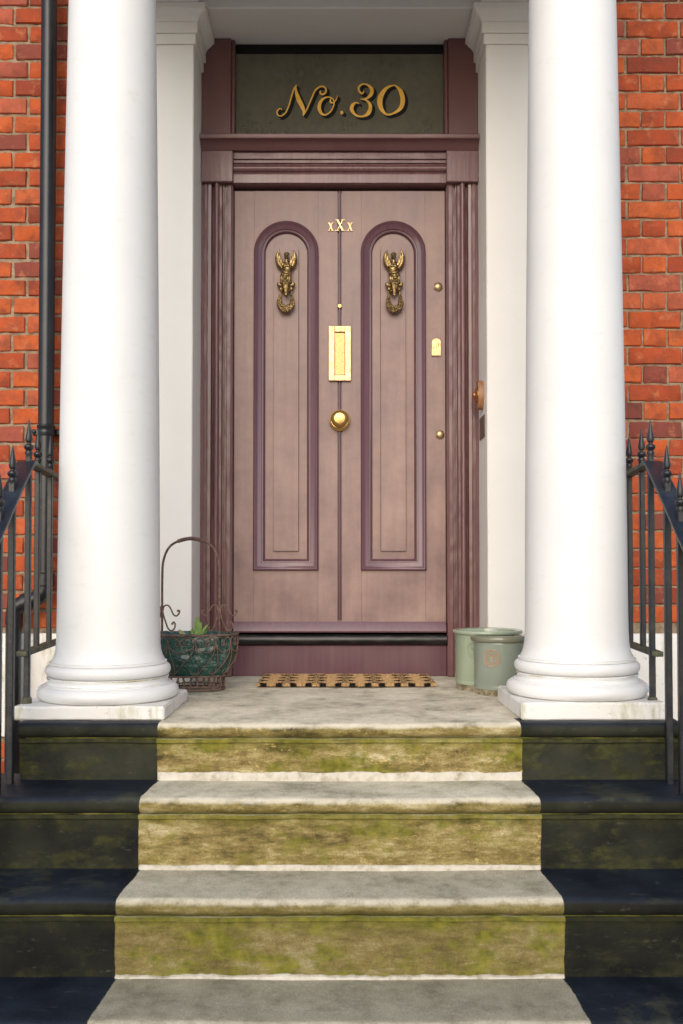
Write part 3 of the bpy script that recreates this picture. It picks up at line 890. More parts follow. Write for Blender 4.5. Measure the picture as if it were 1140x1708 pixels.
def glyph_mesh(strokes, y, k, ox, oz, dx=0, dy=0, th=.0012, grow=0):
    mb = MB()
    for j, (pts, cl) in enumerate(strokes):
        L, Rr, c = ribbon([(a, b, w + grow) for a, b, w in pts], cl)
        n = len(L); yy = y - .00012 * j
        vs = []; fs = []
        for side in (L, Rr):
            for (a, b) in side:
                vs.append((ox + (a + dx) * k, yy, oz - (b + dy) * k))
        for side in (L, Rr):
            for (a, b) in side:
                vs.append((ox + (a + dx) * k, yy - th, oz - (b + dy) * k))
        m = n if c else n - 1
        for i in range(m):
            q = (i + 1) % n
            fs += [(i, q, n + q, n + i), (2 * n + i, 2 * n + q, 3 * n + q, 3 * n + i), (i, q, 2 * n + q, 2 * n + i), (n + i, n + q, 3 * n + q, 3 * n + i)]
        if not c: fs += [(0, n, 3 * n, 2 * n), (n - 1, 2 * n - 1, 4 * n - 1, 3 * n - 1)]
        mb.add(vs, fs)
    return mb
K = 1 / (4.75 * 351.5); OX, OZ = -.3345, 2.8655
for ch, st in GL.items():
    mb = MB()
    for q in range(1, 7):
        t = q / 6
        gm = glyph_mesh(st, .0072 - .00013 * q, K, OX, OZ, 22 * t, 19 * t, .0001, 7)
        mb.add(gm.v, gm.f)
    mb.build('lettering_shadow', 'black', fr)
    mb = glyph_mesh(st, .0058, K, OX, OZ, 0, 0, .0008, 0)
    mb.build('gilt_letter', 'gold', fr)

# ================================================================== THE DOOR
dr = thing('front_door', 'faded plum wooden front door with two tall arched panels and brass fittings', 'door', (0, 0, .2))
ZB, ZT = .2035, 2.294
DX0, DX1 = -.4985, .4985
ARX = .253           # half distance between panel centres
AC = 1.995; AR = .1505
def plank(x0, x1, z0, z1, name, y0=0, y1=.045, b=.0006, label=None):
    mb = MB(); mb.box(x0, x1, y0, y1, z0, z1, b)
    return mb.build(name, 'door', dr, label)
for s in (-1, 1):
    a, b = sorted((s * .4985, s * (ARX + AR)))
    plank(a + .0003, b - .0003, ZB, ZT, 'outer_stile')
    a, b = sorted((s * (ARX - AR), s * .0098))
    plank(a + .0003, b - .0003, ZB, ZT, 'middle_stile')
    plank(s * ARX - AR, s * ARX + AR, ZB, .497, 'bottom_rail')
    # top rail hollowed by the arch
    poly = [(s * ARX - AR, ZT), (s * ARX - AR, AC)]
    poly += [(s * ARX + (AR - .004) * math.cos(PI - PI * k / 32), AC + (AR - .004) * math.sin(PI - PI * k / 32)) for k in range(33)]
    poly += [(s * ARX + AR, AC), (s * ARX + AR, ZT)]
    mb = MB(); mb.prism(poly, 0, .045); mb.build('top_rail', 'door', dr)
    # panel ground, sunk
    w = .0585; gw = w + .0012
    outer = [(s * ARX - AR - .003, .494), (s * ARX + AR + .003, .494), (s * ARX + AR + .003, 2.15), (s * ARX - AR - .003, 2.15)]
    hole = [(s * ARX - gw, .5838)] + [(s * ARX + gw * math.cos(PI - PI * k / 24), 2.061 - w + gw * math.sin(PI - PI * k / 24)) for k in range(25)] + [(s * ARX + gw, .5838)]
    pts = outer + hole
    tri = tessellate_polygon([[Vector((x, z, 0)) for x, z in outer], [Vector((x, z, 0)) for x, z in hole]])
    nh = len(hole); mb = MB()
    mb.add([(x, .013, z) for x, z in pts] + [(x, .036, z) for x, z in hole], [tuple(t_) for t_ in tri] + [(4 + q, 4 + (q + 1) % nh, 4 + nh + (q + 1) % nh, 4 + nh + q) for q in range(nh)])
    mb.build('panel_ground', 'door', dr)
    mb = MB(); mb.box(s * ARX - AR, s * ARX + AR, .0355, .044, .494, 2.15, .001); mb.build('panel_back', 'moulding', dr)
    # arched moulding: path along the outer edge, offset inwards
    path = []
    zb0 = .497
    r2 = math.sqrt(2)
    path.append(((s * ARX - AR, zb0), (-1, -1)))
    for k in range(0, 41):
        a = PI - PI * k / 40
        path.append(((s * ARX + AR * math.cos(a), AC + AR * math.sin(a)), (math.cos(a), math.sin(a))))
    path.append(((s * ARX + AR, zb0), (1, -1)))
    prof = [(.003, .002), (.003, -.010), (.0005, -.016), (-.004, -.0185), (-.008, -.0165), (-.011, -.012), (-.020, -.009), (-.030, -.005), (-.0345, -.0035), (-.036, .002), (-.041, .003), (-.0425, -.001), (-.046, -.002), (-.049, .001), (-.051, .008), (-.052, .0135)]
    mb = MB(); mb.sweep_loop(path, prof); mb.build('arched_moulding', 'moulding', dr, smooth=50)
    # raised centre panel
    w = .0585
    poly = [(s * ARX - w, .586)] + [(s * ARX + w * math.cos(PI - PI * k / 24), 2.061 - w + w * math.sin(PI - PI * k / 24)) for k in range(25)] + [(s * ARX + w, .586)]
    mb = MB(); mb.prism(poly, .0005, .0354)
    o = mb.build('raised_panel', 'door', dr)
    bv = o.modifiers.new('bevel', 'BEVEL'); bv.width = .0018; bv.segments = 2; bv.limit_method = 'ANGLE'; bv.angle_limit = R(50)
# centre bead: a thin roll between two grooves
mb = MB(); pr = [(-.0098, .012), (-.0054, .012), (-.0052, .003)]
pr += [(.0050 * math.cos(PI + PI * k / 6), -.0005 + .0050 * math.sin(PI + PI * k / 6)) for k in range(7)]
pr += [(.0052, .003), (.0054, .012), (.0098, .012), (.0098, .04), (-.0098, .04)]
mb.extrude_z(pr, .262, ZT, 60, lambda p: Vector((mn.noise(Vector((0, 1, p.z * 9))) * .0006, 0, 0)))
mb.build('centre_bead', 'moulding', dr)
mb = MB(); mb.box(-.0098, .0098, .002, .045, ZB, .2615, .001); mb.build('bead_foot', 'door', dr)
# weather board at the foot
mb = MB(); mb.extrude_x([(-.0005, .2055), (-.028, .2055), (-.030, .212), (-.022, .235), (-.010, .2545), (-.0005, .2545)], DX0 + .002, DX1 - .002, 50, lambda p: Vector((0, mn.noise(p * 9) * .0006, 0)))
mb.build('weather_board', 'moulding', dr)
# letter plate
def letter_plate():
    o = MB()
    x0, x1, z0, z1 = -.052, .053, 1.387, 1.646
    fw = .028
    y0, y1 = -.018, -.0045
    for (a, b, c, d) in ((x0, x0 + fw, z0, z1), (x1 - fw, x1, z0, z1), (x0 + fw, x1 - fw, z1 - fw, z1), (x0 + fw, x1 - fw, z0, z0 + fw)):
        o.box(a, b, y0, y1, c, d, .0015)
    p = o.build('letter_plate', 'brass_pale', dr)
    q = MB(); q.box(x0 + fw + .001, x1 - fw - .001, -.0085, -.0052, z0 + fw + .002, z1 - fw - .002, .001); q.build('letter_flap', 'brass_flap', p)
letter_plate()
# knob
def knob():
    o = MB(); o.lathe([(.001, .004), (.049, .004), (.051, .008), (.050, .012), (.044, .015), (.040, .019), (.034, .020), (.001, .020)], 48, (0, 0, 1.2), axis='y')
    p = o.build('knob_rose', 'brass', dr)
    o = MB(); o.lathe([(.016, .0205), (.016, .034), (.024, .040), (.036, .047), (.040, .056), (.039, .066), (.033, .074), (.026, .077), (.025, .0785), (.012, .081), (.001, .0815)], 48, (0, 0, 1.2), axis='y')
    o.build('knob_grip', 'brass', p)
knob()
# studs, spyhole, cylinder lock
for (x, z) in ((.465, 1.835), (.472, 1.134)):
    o = MB(); o.lathe([(.0215, .001), (.0215, .003), (.0175, .006), (.018, .010), (.014, .014), (.006, .0165), (.0005, .017)], 28, (x, 0, z), axis='y')
    o.build('brass_stud', 'brass_pale', dr)
o = MB(); o.lathe([(.010, .004), (.010, .008), (.008, .0105), (.004, .011), (.0005, .0095)], 20, (0, 0, 1.743), axis='y'); o.build('spyhole', 'brass', dr)
poly = [(.434, 1.507), (.476, 1.507), (.477, 1.567)] + [(.4555 + .0215 * math.cos(PI * k / 14), 1.567 + .0215 * math.sin(PI * k / 14)) for k in range(1, 14)] + [(.434, 1.567)]
o = MB(); o.prism(poly, -.011, -.0005); lk = o.build('cylinder_lock', 'brass_pale', dr)
bv = lk.modifiers.new('bevel', 'BEVEL'); bv.width = .003; bv.segments = 3; bv.limit_method = 'ANGLE'; bv.angle_limit = R(40)
o = MB(); o.lathe([(.0125, .0112), (.0125, .0125), (.0105, .0128), (.0098, .0118), (.0005, .0118)], 28, (.4555, 0, 1.556), axis='y'); o.build('lock_cylinder', 'brass', lk)
o = MB(); o.box(.4545, .4565, -.0128, -.0119, 1.549, 1.560, .0003); o.build('keyhole', 'black', lk)
# small brass letters xXx
def serif_x(cx, zb, h, w):
    o = MB()
    def quad(pts, y0=-.0075, y1=.0):
        o.prism(pts, y0 - .0005 * random.random(), y1)
    T = h * .17; t = h * .085; sh = h * .055
    l, r_ = cx - w / 2, cx + w / 2
    quad([(l + w * .08, zb + h), (l + w * .08 + T, zb + h), (r_ - w * .06, zb), (r_ - w * .06 - T, zb)], -.0072)
    quad([(r_ - w * .10 - t, zb + h), (r_ - w * .10, zb + h), (l + w * .10 + t, zb), (l + w * .10, zb)], -.0066)
    for (c, z) in ((l + w * .16, zb + h - sh), (r_ - w * .14, zb + h - sh), (l + w * .14, zb), (r_ - w * .14, zb)):
        o.prism([(c - w * .20, z), (c + w * .20, z), (c + w * .20, z + sh), (c - w * .20, z + sh)], -.0058 - .0003 * random.random(), 0)
    for v in range(len(o.v)):
        x, y, z = o.v[v]
        o.v[v] = (x, y - .0002, z)
    return o.build('brass_letter', 'brass_pale', dr)
serif_x(-.0425, 2.102, .038, .025); serif_x(.0015, 2.102, .053, .041); serif_x(.0485, 2.102, .038, .025)

# door knockers: winged figure over a ram's head with a wreath
def knocker(cx, cz, flip):
    k = 1 / 4047.0
    def P(x, y, d): return (cx + flip * (x - 440) * k, -.004 - d, cz - (y - 790) * k)
    o = MB()
    def tp(pts, per=5): 
        sp = spline(pts, per)
        o.tube([P(a, b, d) for a, b, d, r_ in sp], [r_ for *_, r_ in sp], 10)
    # wings: broad blades sweeping up, three feathers deep
    for sg in (-1, 1):
        def X(x): return 440 + sg * (x - 440)
        tp([(X(565), 185 if sg < 0 else 215, .030, .0015), (X(590), 250, .028, .0055), (X(604), 330, .024, .0105), (X(592), 420, .018, .0135), (X(556), 500, .015, .0140), (X(500), 560, .014, .011)])
        tp([(X(548), 270, .030, .002), (X(560), 350, .028, .006), (X(552), 430, .024, .008), (X(515), 510, .020, .009)])
        tp([(X(528), 360, .028, .002), (X(530), 430, .026, .006), (X(500), 510, .022, .008)])
    # head and hair
    o.ball(P(450, 318, .030), (.0125, .013, .016))
    o.ball(P(452, 292, .028), (.0145, .013, .010))
    o.ball(P(450, 330, .044), (.003, .004, .004))
    tp([(448, 350, .024, .008), (446, 410, .022, .0085), (446, 450, .02, .012)])
    # torso under a draped cloth
    o.ball(P(450, 500, .020), (.026, .015, .022)); o.ball(P(455, 580, .022), (.026, .017, .024))
    o.ball(P(425, 520, .034), (.009, .008, .009)); o.ball(P(480, 520, .034), (.009, .008, .009))
    tp([(370, 490, .020, .006), (400, 560, .036, .006), (450, 610, .042, .006), (520, 600, .036, .006), (530, 520, .026, .006)])
    tp([(360, 560, .022, .006), (390, 630, .036, .006), (460, 665, .040, .006), (535, 640, .030, .006)])
    # skirt with folds
    tp([(445, 640, .016, .026), (432, 720, .016, .0265), (432, 800, .016, .0245), (434, 870, .016, .020)])
    for i, xx in enumerate((345, 385, 430, 472, 510)):
        tp([(xx + 12, 680, .034, .004), (xx + 4, 760, .041, .0055), (xx + (14 - 6 * i), 860, .036, .0045)])
    tp([(340, 690, .028, .005), (420, 760, .046, .006), (520, 700, .030, .005)])
    # ram head between two short scrolled ears
    tp([(434, 860, .020, .021), (434, 920, .028, .019), (436, 1000, .032, .012), (438, 1055, .032, .0095), (438, 1090, .032, .0085)])
    for sg in (-1, 1):
        def X(x): return 438 + sg * (x - 438)
        tp([(X(480), 880, .020, .010), (X(530), 880, .020, .011), (X(580), 868, .020, .010), (X(605), 850, .018, .004)])
        o.ball(P(X(568), 845, .022), (.011, .009, .007))
        o.ball(P(X(488), 985, .026), .008)
        o.ball(P(X(538), 948, .018), (.009, .009, .011))
    # back plate behind the body
    o.prism([(P(x, 0, 0)[0], P(0, y, 0)[2]) for x, y in ((375, 520), (500, 520), (510, 700), (500, 860), (455, 1000), (410, 1000), (365, 860), (360, 700))], -.012, -.0045 + .0065)
    kn = o.build('door_knocker', 'brass_old', dr)
    rm = kn.modifiers.new('remesh', 'REMESH'); rm.mode = 'VOXEL'; rm.voxel_size = .0012; rm.use_smooth_shade = True
    # wreath
    w = MB()
    rr = random.Random(11 if flip > 0 else 12)
    sp = spline([(330, 965, .016, .005), (326, 1060, .018, .006), (318, 1150, .020, .009), (312, 1230, .022, .012), (350, 1310, .024, .014), (425, 1350, .026, .015), (505, 1315, .024, .014), (548, 1230, .022, .012), (550, 1150, .020, .009), (544, 1060, .018, .006), (538, 965, .016, .005)], 6)
    w.tube([P(a, b, d) for a, b, d, r_ in sp], [r_ * .8 for *_, r_ in sp], 8)
    for a, b, d, r_ in sp:
        for q in range(9 if r_ > .008 else 4):
            an = rr.uniform(0, 2 * PI)
            rad = r_ * rr.uniform(.26, .48)
            w.ball(P(a + math.cos(an) * r_ * .75 / k, b + math.sin(an) * r_ * .75 / k, d + rr.uniform(-.2, .9) * r_), (rad, rad, rad * rr.uniform(.8, 1.5)), 7, 5)
    w.build('wreath_ring', 'brass_old', kn)
knocker(-.252, 1.858, 1)
knocker(.256, 1.857, -1)

# ================================================================== THINGS ON AND ABOUT THE PORCH
# doorbell on the right return (x = .651, faces -x)
db = thing('doorbell', 'half round wooden doorbell with copper push on the right reveal', 'doorbell', (.651, -.165, 1.29))
def side_lathe(prof, y, z, name, m, sy=1, sz=1, half=False):
    mb = MB(); n = 40
    vs = []; fs = []
    for r_, h_ in prof:
        for q in range(n):
            a = 2 * PI * q / n
            vs.append((.651 - h_, y + r_ * math.cos(a) * sy, z + r_ * math.sin(a) * sz))
    for i in range(len(prof) - 1):
        for q in range(n): fs.append((i * n + q, i * n + (q + 1) % n, (i + 1) * n + (q + 1) % n, (i + 1) * n + q))
    fs.append(tuple((len(prof) - 1) * n + q for q in range(n)))
    mb.add(vs, fs)
    return mb.build(name, m, db)
side_lathe([(.066, .0), (.066, .022), (.063, .026), (.03, .026)], -.165, 1.29, 'wooden_pattress', 'wood', .62)
side_lathe([(.036, .0262), (.036, .029), (.030, .034), (.018, .038), (.016, .036)], -.165, 1.29, 'copper_rim', 'copper')
side_lathe([(.0155, .034), (.0155, .044), (.011, .048), (.001, .049)], -.165, 1.29, 'push_button', 'copper')
mb = MB(); mb.box(.6465, .6508, -.225, -.085, 1.095, 1.195, .0012)
pq = mb.build('name_plaque', 'plaque'); tag(pq, 'small dark plaque on the right reveal under the doorbell', 'plaque')
for (y, z) in ((-.215, 1.105), (-.215, 1.185), (-.095, 1.105), (-.095, 1.185)):
    m = MB(); m.ball((.6462, y, z), (.0015, .004, .004), 8, 5); m.build('screw', 'brass_old', pq)

# doormat
mat_o = thing('doormat', 'straw coloured coir doormat with black repeating pattern', 'doormat', (0, -.235, .006))
mx0, mx1, my0, my1 = -.352, .410, -.42, -.05
mb = MB(); mb.box(mx0, mx1, my0, my1, .002, .011, .003); mb.build('backing', 'coir_base', mat_o)
rr = random.Random(3)
mb = MB()
vs = []; fs = []
def fibre(x, y, z, h, lean):
    a = rr.uniform(0, PI); w = .0011
    dx, dy = math.cos(a) * w, math.sin(a) * w
    tx, ty = rr.uniform(-lean, lean), rr.uniform(-lean, lean)
    o = len(vs)
    vs.extend([(x - dx, y - dy, z), (x + dx, y + dy, z), (x + tx + dx * .6, y + ty + dy * .6, z + h), (x + tx - dx * .6, y + ty - dy * .6, z + h)])
    fs.append((o, o + 1, o + 2, o + 3))
for q in range(30000):
    fibre(rr.uniform(mx0 + .002, mx1 - .002), rr.uniform(my0 + .001, my1 - .001), .0100, rr.uniform(.005, .0085), .0025)
for q in range(3500):
    fibre(rr.uniform(mx0 + .001, mx1 - .001), my0 - rr.uniform(0, .003), .003, rr.uniform(.008, .015), .003)
mb.add(vs, fs)
o = mb.build('coir_pile', 'coir', mat_o, smooth=None); o['kind'] = 'stuff'

# glazed pots
def pot(label, x, y, r, h, mat, emblem_mat, ang, rim_h, emb_r, emb_z, flare):
    root = thing('plant_pot', label, 'plant pot', (x, y, .001), 'glazed pots by the door')
    rb = r - flare
    prof = [(.01, .0), (rb * .955, .0), (rb * .965, .022), (rb * .985, .024), (rb * .995, .036), (rb * .985, .040), (rb, .046), (rb * 1.0, h - rim_h - .008), (rb * 1.005, h - rim_h - .004)]
    inner = [(rb * .88, h - .05), (rb * .86, .06), (.01, .055)]
    mb = MB(); mb.lathe(prof + [(rb * .99, h - rim_h)] + [(rb * .90, h - rim_h)] + inner, 72, (x, y, 0)); mb.build('body', mat, root)
    mb = MB()
    rp = []
    for k in range(11):
        a = -PI / 2 + PI * k / 10
        rp.append((r - rim_h * .42 + rim_h * .42 * math.cos(a), h - rim_h / 2 + rim_h / 2 * math.sin(a)))
    rp += [(rb * .90, h - .004), (rb * .885, h - .012), (rb * .88, h - rim_h), (rb, h - rim_h + .0008)]
    mb.lathe(rp + [rp[0]], 72, (x, y, 0), caps=False); mb.build('rim', 'pot_rim' if mat == 'pot_grey' else mat, root)
    # round crest in relief, wrapped on the body
    e = MB()
    def W(u, v, d):
        a = ang + u / rb
        return (x + (rb + d) * math.sin(a), y - (rb + d) * math.cos(a), emb_z + v)
    ring = [(emb_r * math.cos(2 * PI * q / 48), emb_r * math.sin(2 * PI * q / 48)) for q in range(48)]
    e.tube([W(u, v, .001) for u, v in ring], emb_r * .07, 6, closed=True)
    e.tube([W(u * .70, v * .70, .0008) for u, v in ring], emb_r * .035, 6, closed=True)
    for q in range(22):                       # beads standing for the worn ring of letters
        a = 2 * PI * q / 22
        if q in (5, 16): continue
        u, v = emb_r * .85 * math.cos(a), emb_r * .85 * math.sin(a)
        e.ball(W(u, v, .0008), (emb_r * .055, emb_r * .055, emb_r * .085), 6, 4)
    for pts in ([(0, -.5), (0, .05), (0, .3)], [(0, -.15), (-.22, .0), (-.3, .22)], [(0, -.15), (.22, .0), (.3, .22)], [(-.28, -.5), (0, -.46), (.28, -.5)], [(-.12, -.36), (0, -.3), (.12, -.36)]):
        e.tube([W(u * emb_r, v * emb_r, .001) for u, v in spline([(a, b) for a, b in pts], 4)], emb_r * .055, 6)
    for (u, v) in ((0, .42), (-.3, .3), (.3, .3), (-.15, .12), (.15, .12)):
        e.ball(W(u * emb_r, v * emb_r, .001), emb_r * .10, 7, 5)
    e.build('crest', emblem_mat, root)
    mb = MB(); mb.lathe([(.001, h - .055), (rb * .87, h - .055), (rb * .87, h - .06), (.001, h - .06)], 40, (x, y, 0)); mb.build('soil', 'soil', root)
    return root
pot('pale green glazed pot with plain crest, behind the other pot against the door frame', .622, -.462, .1465, .247, 'pot_pale', 'pot_pale', R(-34), .017, .031, .168, .010)
pot('grey green glazed pot with terracotta crest, in front beside the right column', .645, -.628, .1175, .236, 'pot_grey', 'terracotta', R(-27), .026, .033, .150, .014)

# wire basket planter
bx, by = -.62, -.507
bk = thing('wire_basket', 'rusty scrolled wire basket with tall arched handle and green plastic liner', 'basket', (bx, by, 0))
A0, B0 = .190, .118
def shape(z):      # half length factor by height
    t = max(0, min(1, (z - .062) / (.232 - .062)))
    return .78 + .25 * math.sin(min(1, t * 1.5) * PI / 2) - .03 * t
def OV(a, z, g=0):
    f = shape(z)
    c, s_ = math.cos(a), math.sin(a)
    cc = math.copysign(abs(c) ** .85, c); ss = math.copysign(abs(s_) ** .85, s_)
    return (bx + (A0 * f + g) * cc, by + (B0 * f + g) * ss, z)
mb = MB(); vs = []; fs = []; n = 120; rows = 30
for i in range(rows + 1):
    z = .062 + (.236 - .062) * i / rows
    for q in range(n):
        a = 2 * PI * q / n
        p = Vector(OV(a, z, -.004))
        nz = mn.noise(Vector((math.cos(a) * 3.1, math.sin(a) * 3.1, z * 15))) * .012 + mn.noise(Vector((math.cos(a) * 8, math.sin(a) * 8, z * 40))) * .005
        d = Vector((math.cos(a), math.sin(a), 0))
        e = (.008 * mn.noise(Vector((math.cos(a) * 6, math.sin(a) * 6, 4))) if i == rows else 0)
        vs.append(p + d * min(nz, .009) + Vector((0, 0, e)))
o0 = len(vs)
for q in range(n): 
    v = Vector(vs[rows * n + q]); c0 = Vector((bx, by, v.z)); vs.append(c0 + (v - c0) * .93 + Vector((0, 0, -.004)))
for q in range(n):
    v = Vector(vs[rows * n + q]); c0 = Vector((bx, by, v.z)); vs.append(c0 + (v - c0) * .90 + Vector((0, 0, -.035)))
for i in range(rows + 2):
    for q in range(n): fs.append((i * n + q, i * n + (q + 1) % n, (i + 1) * n + (q + 1) % n, (i + 1) * n + q))
fs.append(tuple(range(n))[::-1]); fs.append(tuple((rows + 2) * n + q for q in range(n)))
mb.add(vs, fs); mb.build('plastic_liner', 'liner', bk, smooth=60)
mb = MB(); ring = [OV(2 * PI * q / 60, .21, -.022) for q in range(60)]
mb.add(ring + [(bx, by, .218)], [(q, (q + 1) % 60, 60) for q in range(60)]); mb.build('soil', 'soil', bk)
wr = .003
def oval(z, g, r_=wr, f=None):
    m = MB()
    if f is None: m.tube([OV(2 * PI * q / 80, z, g) for q in range(80)], r_, 6, closed=True)
    else: m.tube([(bx + A0 * f * math.cos(2 * PI * q / 80), by + B0 * f * math.sin(2 * PI * q / 80), z) for q in range(80)], r_, 6, closed=True)
    return m
oval(.232, .006, .0044).build('rim_wire', 'rust', bk)
oval(.062, .003, .004).build('bottom_wire', 'rust', bk)
oval(.006, 0, .0040, .74).build('foot_wire', 'rust', bk)
oval(.018, 0, .0024, .74).build('foot_wire', 'rust', bk)
# circles and struts in the foot
for q in range(16):
    a = 2 * PI * (q + .5) / 16
    cx_, cy_ = bx + A0 * .735 * math.cos(a), by + B0 * .735 * math.sin(a)
    t = Vector((-A0 * math.sin(a), B0 * math.cos(a), 0)).normalized()
    m = MB(); m.tube([Vector((cx_, cy_, .040)) + t * (.0165 * math.cos(2 * PI * j / 20)) + Vector((0, 0, .0205 * math.sin(2 * PI * j / 20))) for j in range(20)], .0018, 5, closed=True)
    m.tube([Vector((cx_, cy_, .006)) + t * .022, Vector((cx_, cy_, .062)) + t * .006], .0018, 5)
    m.tube([Vector((cx_, cy_, .006)) - t * .022, Vector((cx_, cy_, .062)) - t * .006], .0018, 5)
    m.build('foot_scroll', 'rust', bk)
# body scrolls: a heart under the rim, its tail swung down to the bottom wire
for q in range(14):
    a0 = 2 * PI * (q + .3) / 14
    def mp(u, z):
        return OV(a0 + u / .158, z, .0065)
    m = MB()
    for sg in (-1, 1):
        pts = [(0, .178), (sg * .010, .192), (sg * .006, .203), (sg * -.002 + sg * .004, .196)]
        c = [(0 + sg * .0, .206), (sg * .012, .222), (sg * .026, .222), (sg * .034, .203), (sg * .028, .180), (sg * .012, .166), (0, .163)]
        sp = spline(c, 6); m.tube([mp(u, z) for u, z in sp], .0018, 5)
        c = [(0, .206), (sg * .003, .192), (sg * .011, .190), (sg * .013, .199), (sg * .007, .201)]
        sp = spline(c, 5); m.tube([mp(u, z) for u, z in sp], .0016, 5)
    c = [(.034, .214), (.030, .170), (.012, .125), (-.014, .085), (-.030, .066)]
    sp = spline(c, 7); m.tube([mp(u, z) for u, z in sp], .0018, 5)
    c = [(-.034, .203), (-.030, .165), (-.022, .120), (-.022, .085), (-.032, .075), (-.044, .078), (-.046, .090)]
    sp = spline(c, 7); m.tube([mp(u, z) for u, z in sp], .0016, 5)
    m.build('body_scroll', 'rust', bk)
# handle: two posts and an arch with a wound grip
hw = .1195
arch = [(-hw, .23), (-hw, .34), (-hw, .46), (-hw * .97, .53), (-hw * .80, .585), (-hw * .5, .614), (0, .628), (hw * .5, .614), (hw * .80, .585), (hw * .97, .53), (hw, .46), (hw, .34), (hw, .23)]
sp = spline(arch, 6)
m = MB(); m.tube([(bx + u, by, z) for u, z in sp], .0050, 8); hd = m.build('handle', 'rust', bk)
m = MB(); gp = [(u, z) for u, z in sp if abs(u) < hw * .44]
for j in range(len(gp) - 1):
    for q in range(3):
        u = gp[j][0] + (gp[j + 1][0] - gp[j][0]) * q / 3; z = gp[j][1] + (gp[j + 1][1] - gp[j][1]) * q / 3
        tv = Vector((gp[j + 1][0] - gp[j][0], 0, gp[j + 1][1] - gp[j][1])).normalized(); nv = Vector((-tv.z, 0, tv.x))
        m.tube([Vector((bx + u, by, z)) + nv * .0066 * math.cos(2 * PI * w / 10) + Vector((0, .0066 * math.sin(2 * PI * w / 10), 0)) + tv * .002 * math.cos(2 * PI * w / 10) for w in range(10)], .0021, 5, closed=True)
for u, z in (gp[0], gp[-1]): m.ball((bx + u, by, z), .0085, 8, 6)
m.build('wound_grip', 'rust', hd)
SC1 = [(745, 840), (752, 805), (772, 786), (800, 790), (826, 828), (848, 876), (878, 890), (902, 866), (908, 842), (896, 836), (890, 850)]
SC2 = [(740, 835), (752, 890), (772, 950), (798, 1015), (830, 1034), (858, 1012), (866, 972), (852, 950), (838, 962), (843, 975)]
for px in (-hw, hw):
    for sg in (-1, 1):
        for sc in (SC1, SC2):
            s2 = [(sg * (x - 735) / 2356, .240 + (1045 - y) / 2356) for x, y in sc]
            sp = spline(s2, 6)
            rads = [.0036 + (.0018 if i > len(sp) - 8 else 0) for i in range(len(sp))]
            m = MB(); m.tube([(bx + px + u, by - .004, z) for u, z in sp], rads, 6); m.build('post_scroll', 'rust', hd)

# young plant in the basket
pl = thing('potted_plant', 'small green shoots growing in the wire basket', 'plant', (bx + .03, by - .02, .215))
def leaf(x, y, z, h, w, lean_x, lean_y, tw, mat='leaf'):
    vs = []; fs = []; n = 8
    for i in range(n + 1):
        t = i / n
        ww = w * (math.sin(PI * min(1, t * .93 + .07)) ** .7) * (1 if i < n else .1)
        c = Vector((x + lean_x * t ** 1.6, y + lean_y * t ** 1.6, z + h * t - .15 * h * t * t))
        d = Vector((math.cos(tw), math.sin(tw), 0))
        u = Vector((-math.sin(tw), math.cos(tw), 0))
        vs += [c - d * ww, c + u * ww * .35, c + d * ww, c + u * (ww * .35 + .0015)]
    for i in range(n):
        for k in range(4): fs.append((i * 4 + k, i * 4 + (k + 1) % 4, (i + 1) * 4 + (k + 1) % 4, (i + 1) * 4 + k))
    fs += [(0, 1, 2, 3), (n * 4, n * 4 + 3, n * 4 + 2, n * 4 + 1)]
    m = MB(); m.add(vs, fs); return m.build('leaf', mat, pl, smooth=60)
leaf(bx + .034, by - .03, .215, .105, .013, -.002, -.01, .3)
leaf(bx + .038, by - .035, .215, .080, .011, .012, .0, -.5)
leaf(bx + .045, by - .03, .215, .070, .008, .035, -.01, -.4)
leaf(bx + .030, by - .04, .215, .066, .009, .002, -.01, .2)
leaf(bx + .012, by - .045, .215, .055, .006, .004, -.01, .4)
leaf(bx + -.018, by - .05, .218, .042, .012, -.022, -.01, .3, 'leaf_dry')
leaf(bx + .052, by - .02, .215, .055, .007, .03, .02, .9)

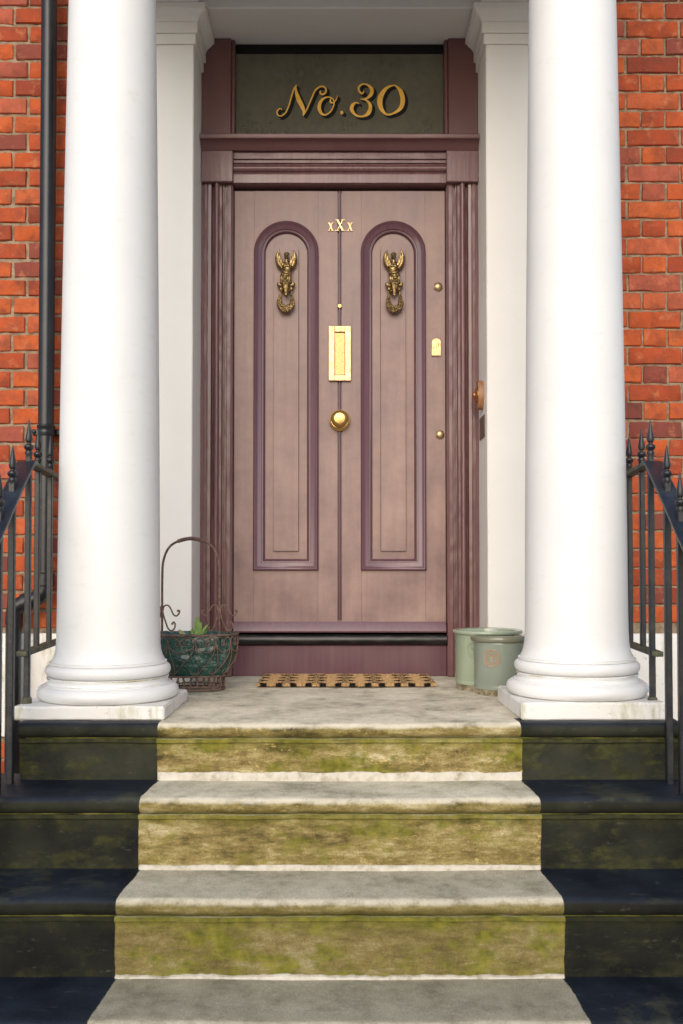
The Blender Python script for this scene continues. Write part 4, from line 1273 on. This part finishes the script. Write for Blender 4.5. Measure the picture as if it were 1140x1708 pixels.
# ------------------------------------------------------------------ railings
FIN = [(.0005, .135), (.0035, .118), (.0085, .085), (.0125, .060), (.0105, .050), (.0065, .046), (.0075, .042), (.0145, .037), (.0165, .030), (.0140, .022), (.0090, .018), (.0120, .014), (.0130, .006), (.0110, .0), (.0110, -.012)]
def railing(s, label):
    root = thing('iron_railing', label, 'railing', (s * 1.06, -1.3, -.17), 'railings beside the steps')
    # x, y, foot height, rail height
    B = [(1.112, -.83, .215, .862), (1.100, -1.02, .215, .862), (1.064, -1.232, .040, .862), (1.066, -1.388, -.200, .748), (1.062, -1.518, -.200, .645), (1.060, -1.645, -.425, .542), (1.058, -1.775, -.425, .437)]
    for j, (x, y, z0, zr) in enumerate(B):
        m = MB()
        r_ = .0095 if j < 3 else .0105
        top = zr + (.028 if j < 3 else .035)
        m.box(s * x - r_, s * x + r_, y - r_, y + r_, z0, top, .0025)
        b = m.build('baluster', 'iron', root)
        m = MB(); m.lathe([(r0 * 1.02, h0 * .92 + top) for r0, h0 in FIN][::-1], 16, (s * x, y, 0)); m.build('finial', 'iron', b)
        if j == 2:
            m = MB(); m.lathe([(.017, .040), (.017, .058), (.0145, .064), (.012, .066)], 12, (s * x, y, 0)); m.build('lead_socket', 'iron_mossy', b)
    # flat level rail, then the sloping strap
    def strap(pts, w, th, name, mat):
        m = MB(); vs = []; fs = []
        for (x, y, z) in pts:
            vs += [(s * x - w, y, z), (s * x + w, y, z), (s * x + w, y, z - th), (s * x - w, y, z - th)]
        for i in range(len(pts) - 1):
            for k in range(4): fs.append((i * 4 + k, i * 4 + (k + 1) % 4, (i + 1) * 4 + (k + 1) % 4, (i + 1) * 4 + k))
        n = len(pts) - 1
        fs += [(0, 1, 2, 3), (n * 4 + 3, n * 4 + 2, n * 4 + 1, n * 4)]
        m.add(vs, fs)
        o = m.build(name, mat, root, smooth=30)
        bv = o.modifiers.new('bevel', 'BEVEL'); bv.width = .0025; bv.segments = 2; bv.limit_method = 'ANGLE'
    strap([(1.128, -.60, .872), (1.112, -.83, .872), (1.066, -1.226, .872)], .021, .016, 'level_rail', 'iron_mossy')
    strap([(1.0655, -1.227, .8725), (1.0645, -1.262, .864), (1.066, -1.388, .760), (1.062, -1.518, .657), (1.058, -1.775, .449), (1.056, -2.1, .19)], .032, .014, 'sloping_handrail', 'iron_sky_tint')
    strap([(1.128, -.60, .222), (1.112, -.83, .222), (1.075, -1.262, .222)], .018, .018, 'bottom_rail', 'iron_mossy')
    return root
railing(-1, 'black iron railing with spear finials in front of the drainpipe, left side')
railing(1, 'black iron railing with spear finials right of the steps')

# ------------------------------------------------------------------ drainpipe
dp = thing('drainpipe', 'black painted cast iron drainpipe on the left brick wall', 'drainpipe', (-1.295, -.29, .2))
px, py = -1.295, -.292
m = MB(); m.lathe([(.0345, .44), (.0345, 4.0)], 28, (px, py, 0)); m.build('pipe', 'pipe', dp)
m = MB(); m.lathe([(.0345, 1.085), (.0375, 1.088), (.039, 1.098), (.0365, 1.102), (.0365, 1.118), (.040, 1.123), (.040, 1.132), (.0345, 1.136)], 28, (px, py, 0), caps=False); m.build('collar', 'pipe', dp)
m = MB(); m.box(px - .075, px + .075, py + .03, WALL_Y + .003, 1.096, 1.122, .003)
for sg in (-1, 1): m.ball((px + sg * .062, py + .028, 1.109), (.009, .007, .009))
m.build('bracket', 'pipe', dp)
sw = spline([(px, .45), (px - .006, .40), (px - .05, .365), (px - .105, .345), (px - .13, .32), (px - .135, .26)], 8)
m = MB(); m.tube([(u, py, z) for u, z in sw], .036, 20); m.build('swan_neck', 'pipe', dp)
for u, z, d in ((px, .455, 0), (px - .075, .357, 1)):
    m = MB()
    if d == 0: m.lathe([(.036, z - .03), (.043, z - .025), (.043, z + .025), (.036, z + .03)], 28, (px, py, 0), caps=False)
    else:
        m.tube([(px - .055, py, .364), (px - .058, py, .363), (px - .092, py, .350), (px - .095, py, .349)], [.037, .043, .043, .037], 24)
    m.build('pipe_socket', 'pipe', dp)
m = MB(); m.lathe([(.034, -1.06), (.034, .27)], 24, (px - .135, py, 0)); m.build('lower_pipe', 'pipe', dp)
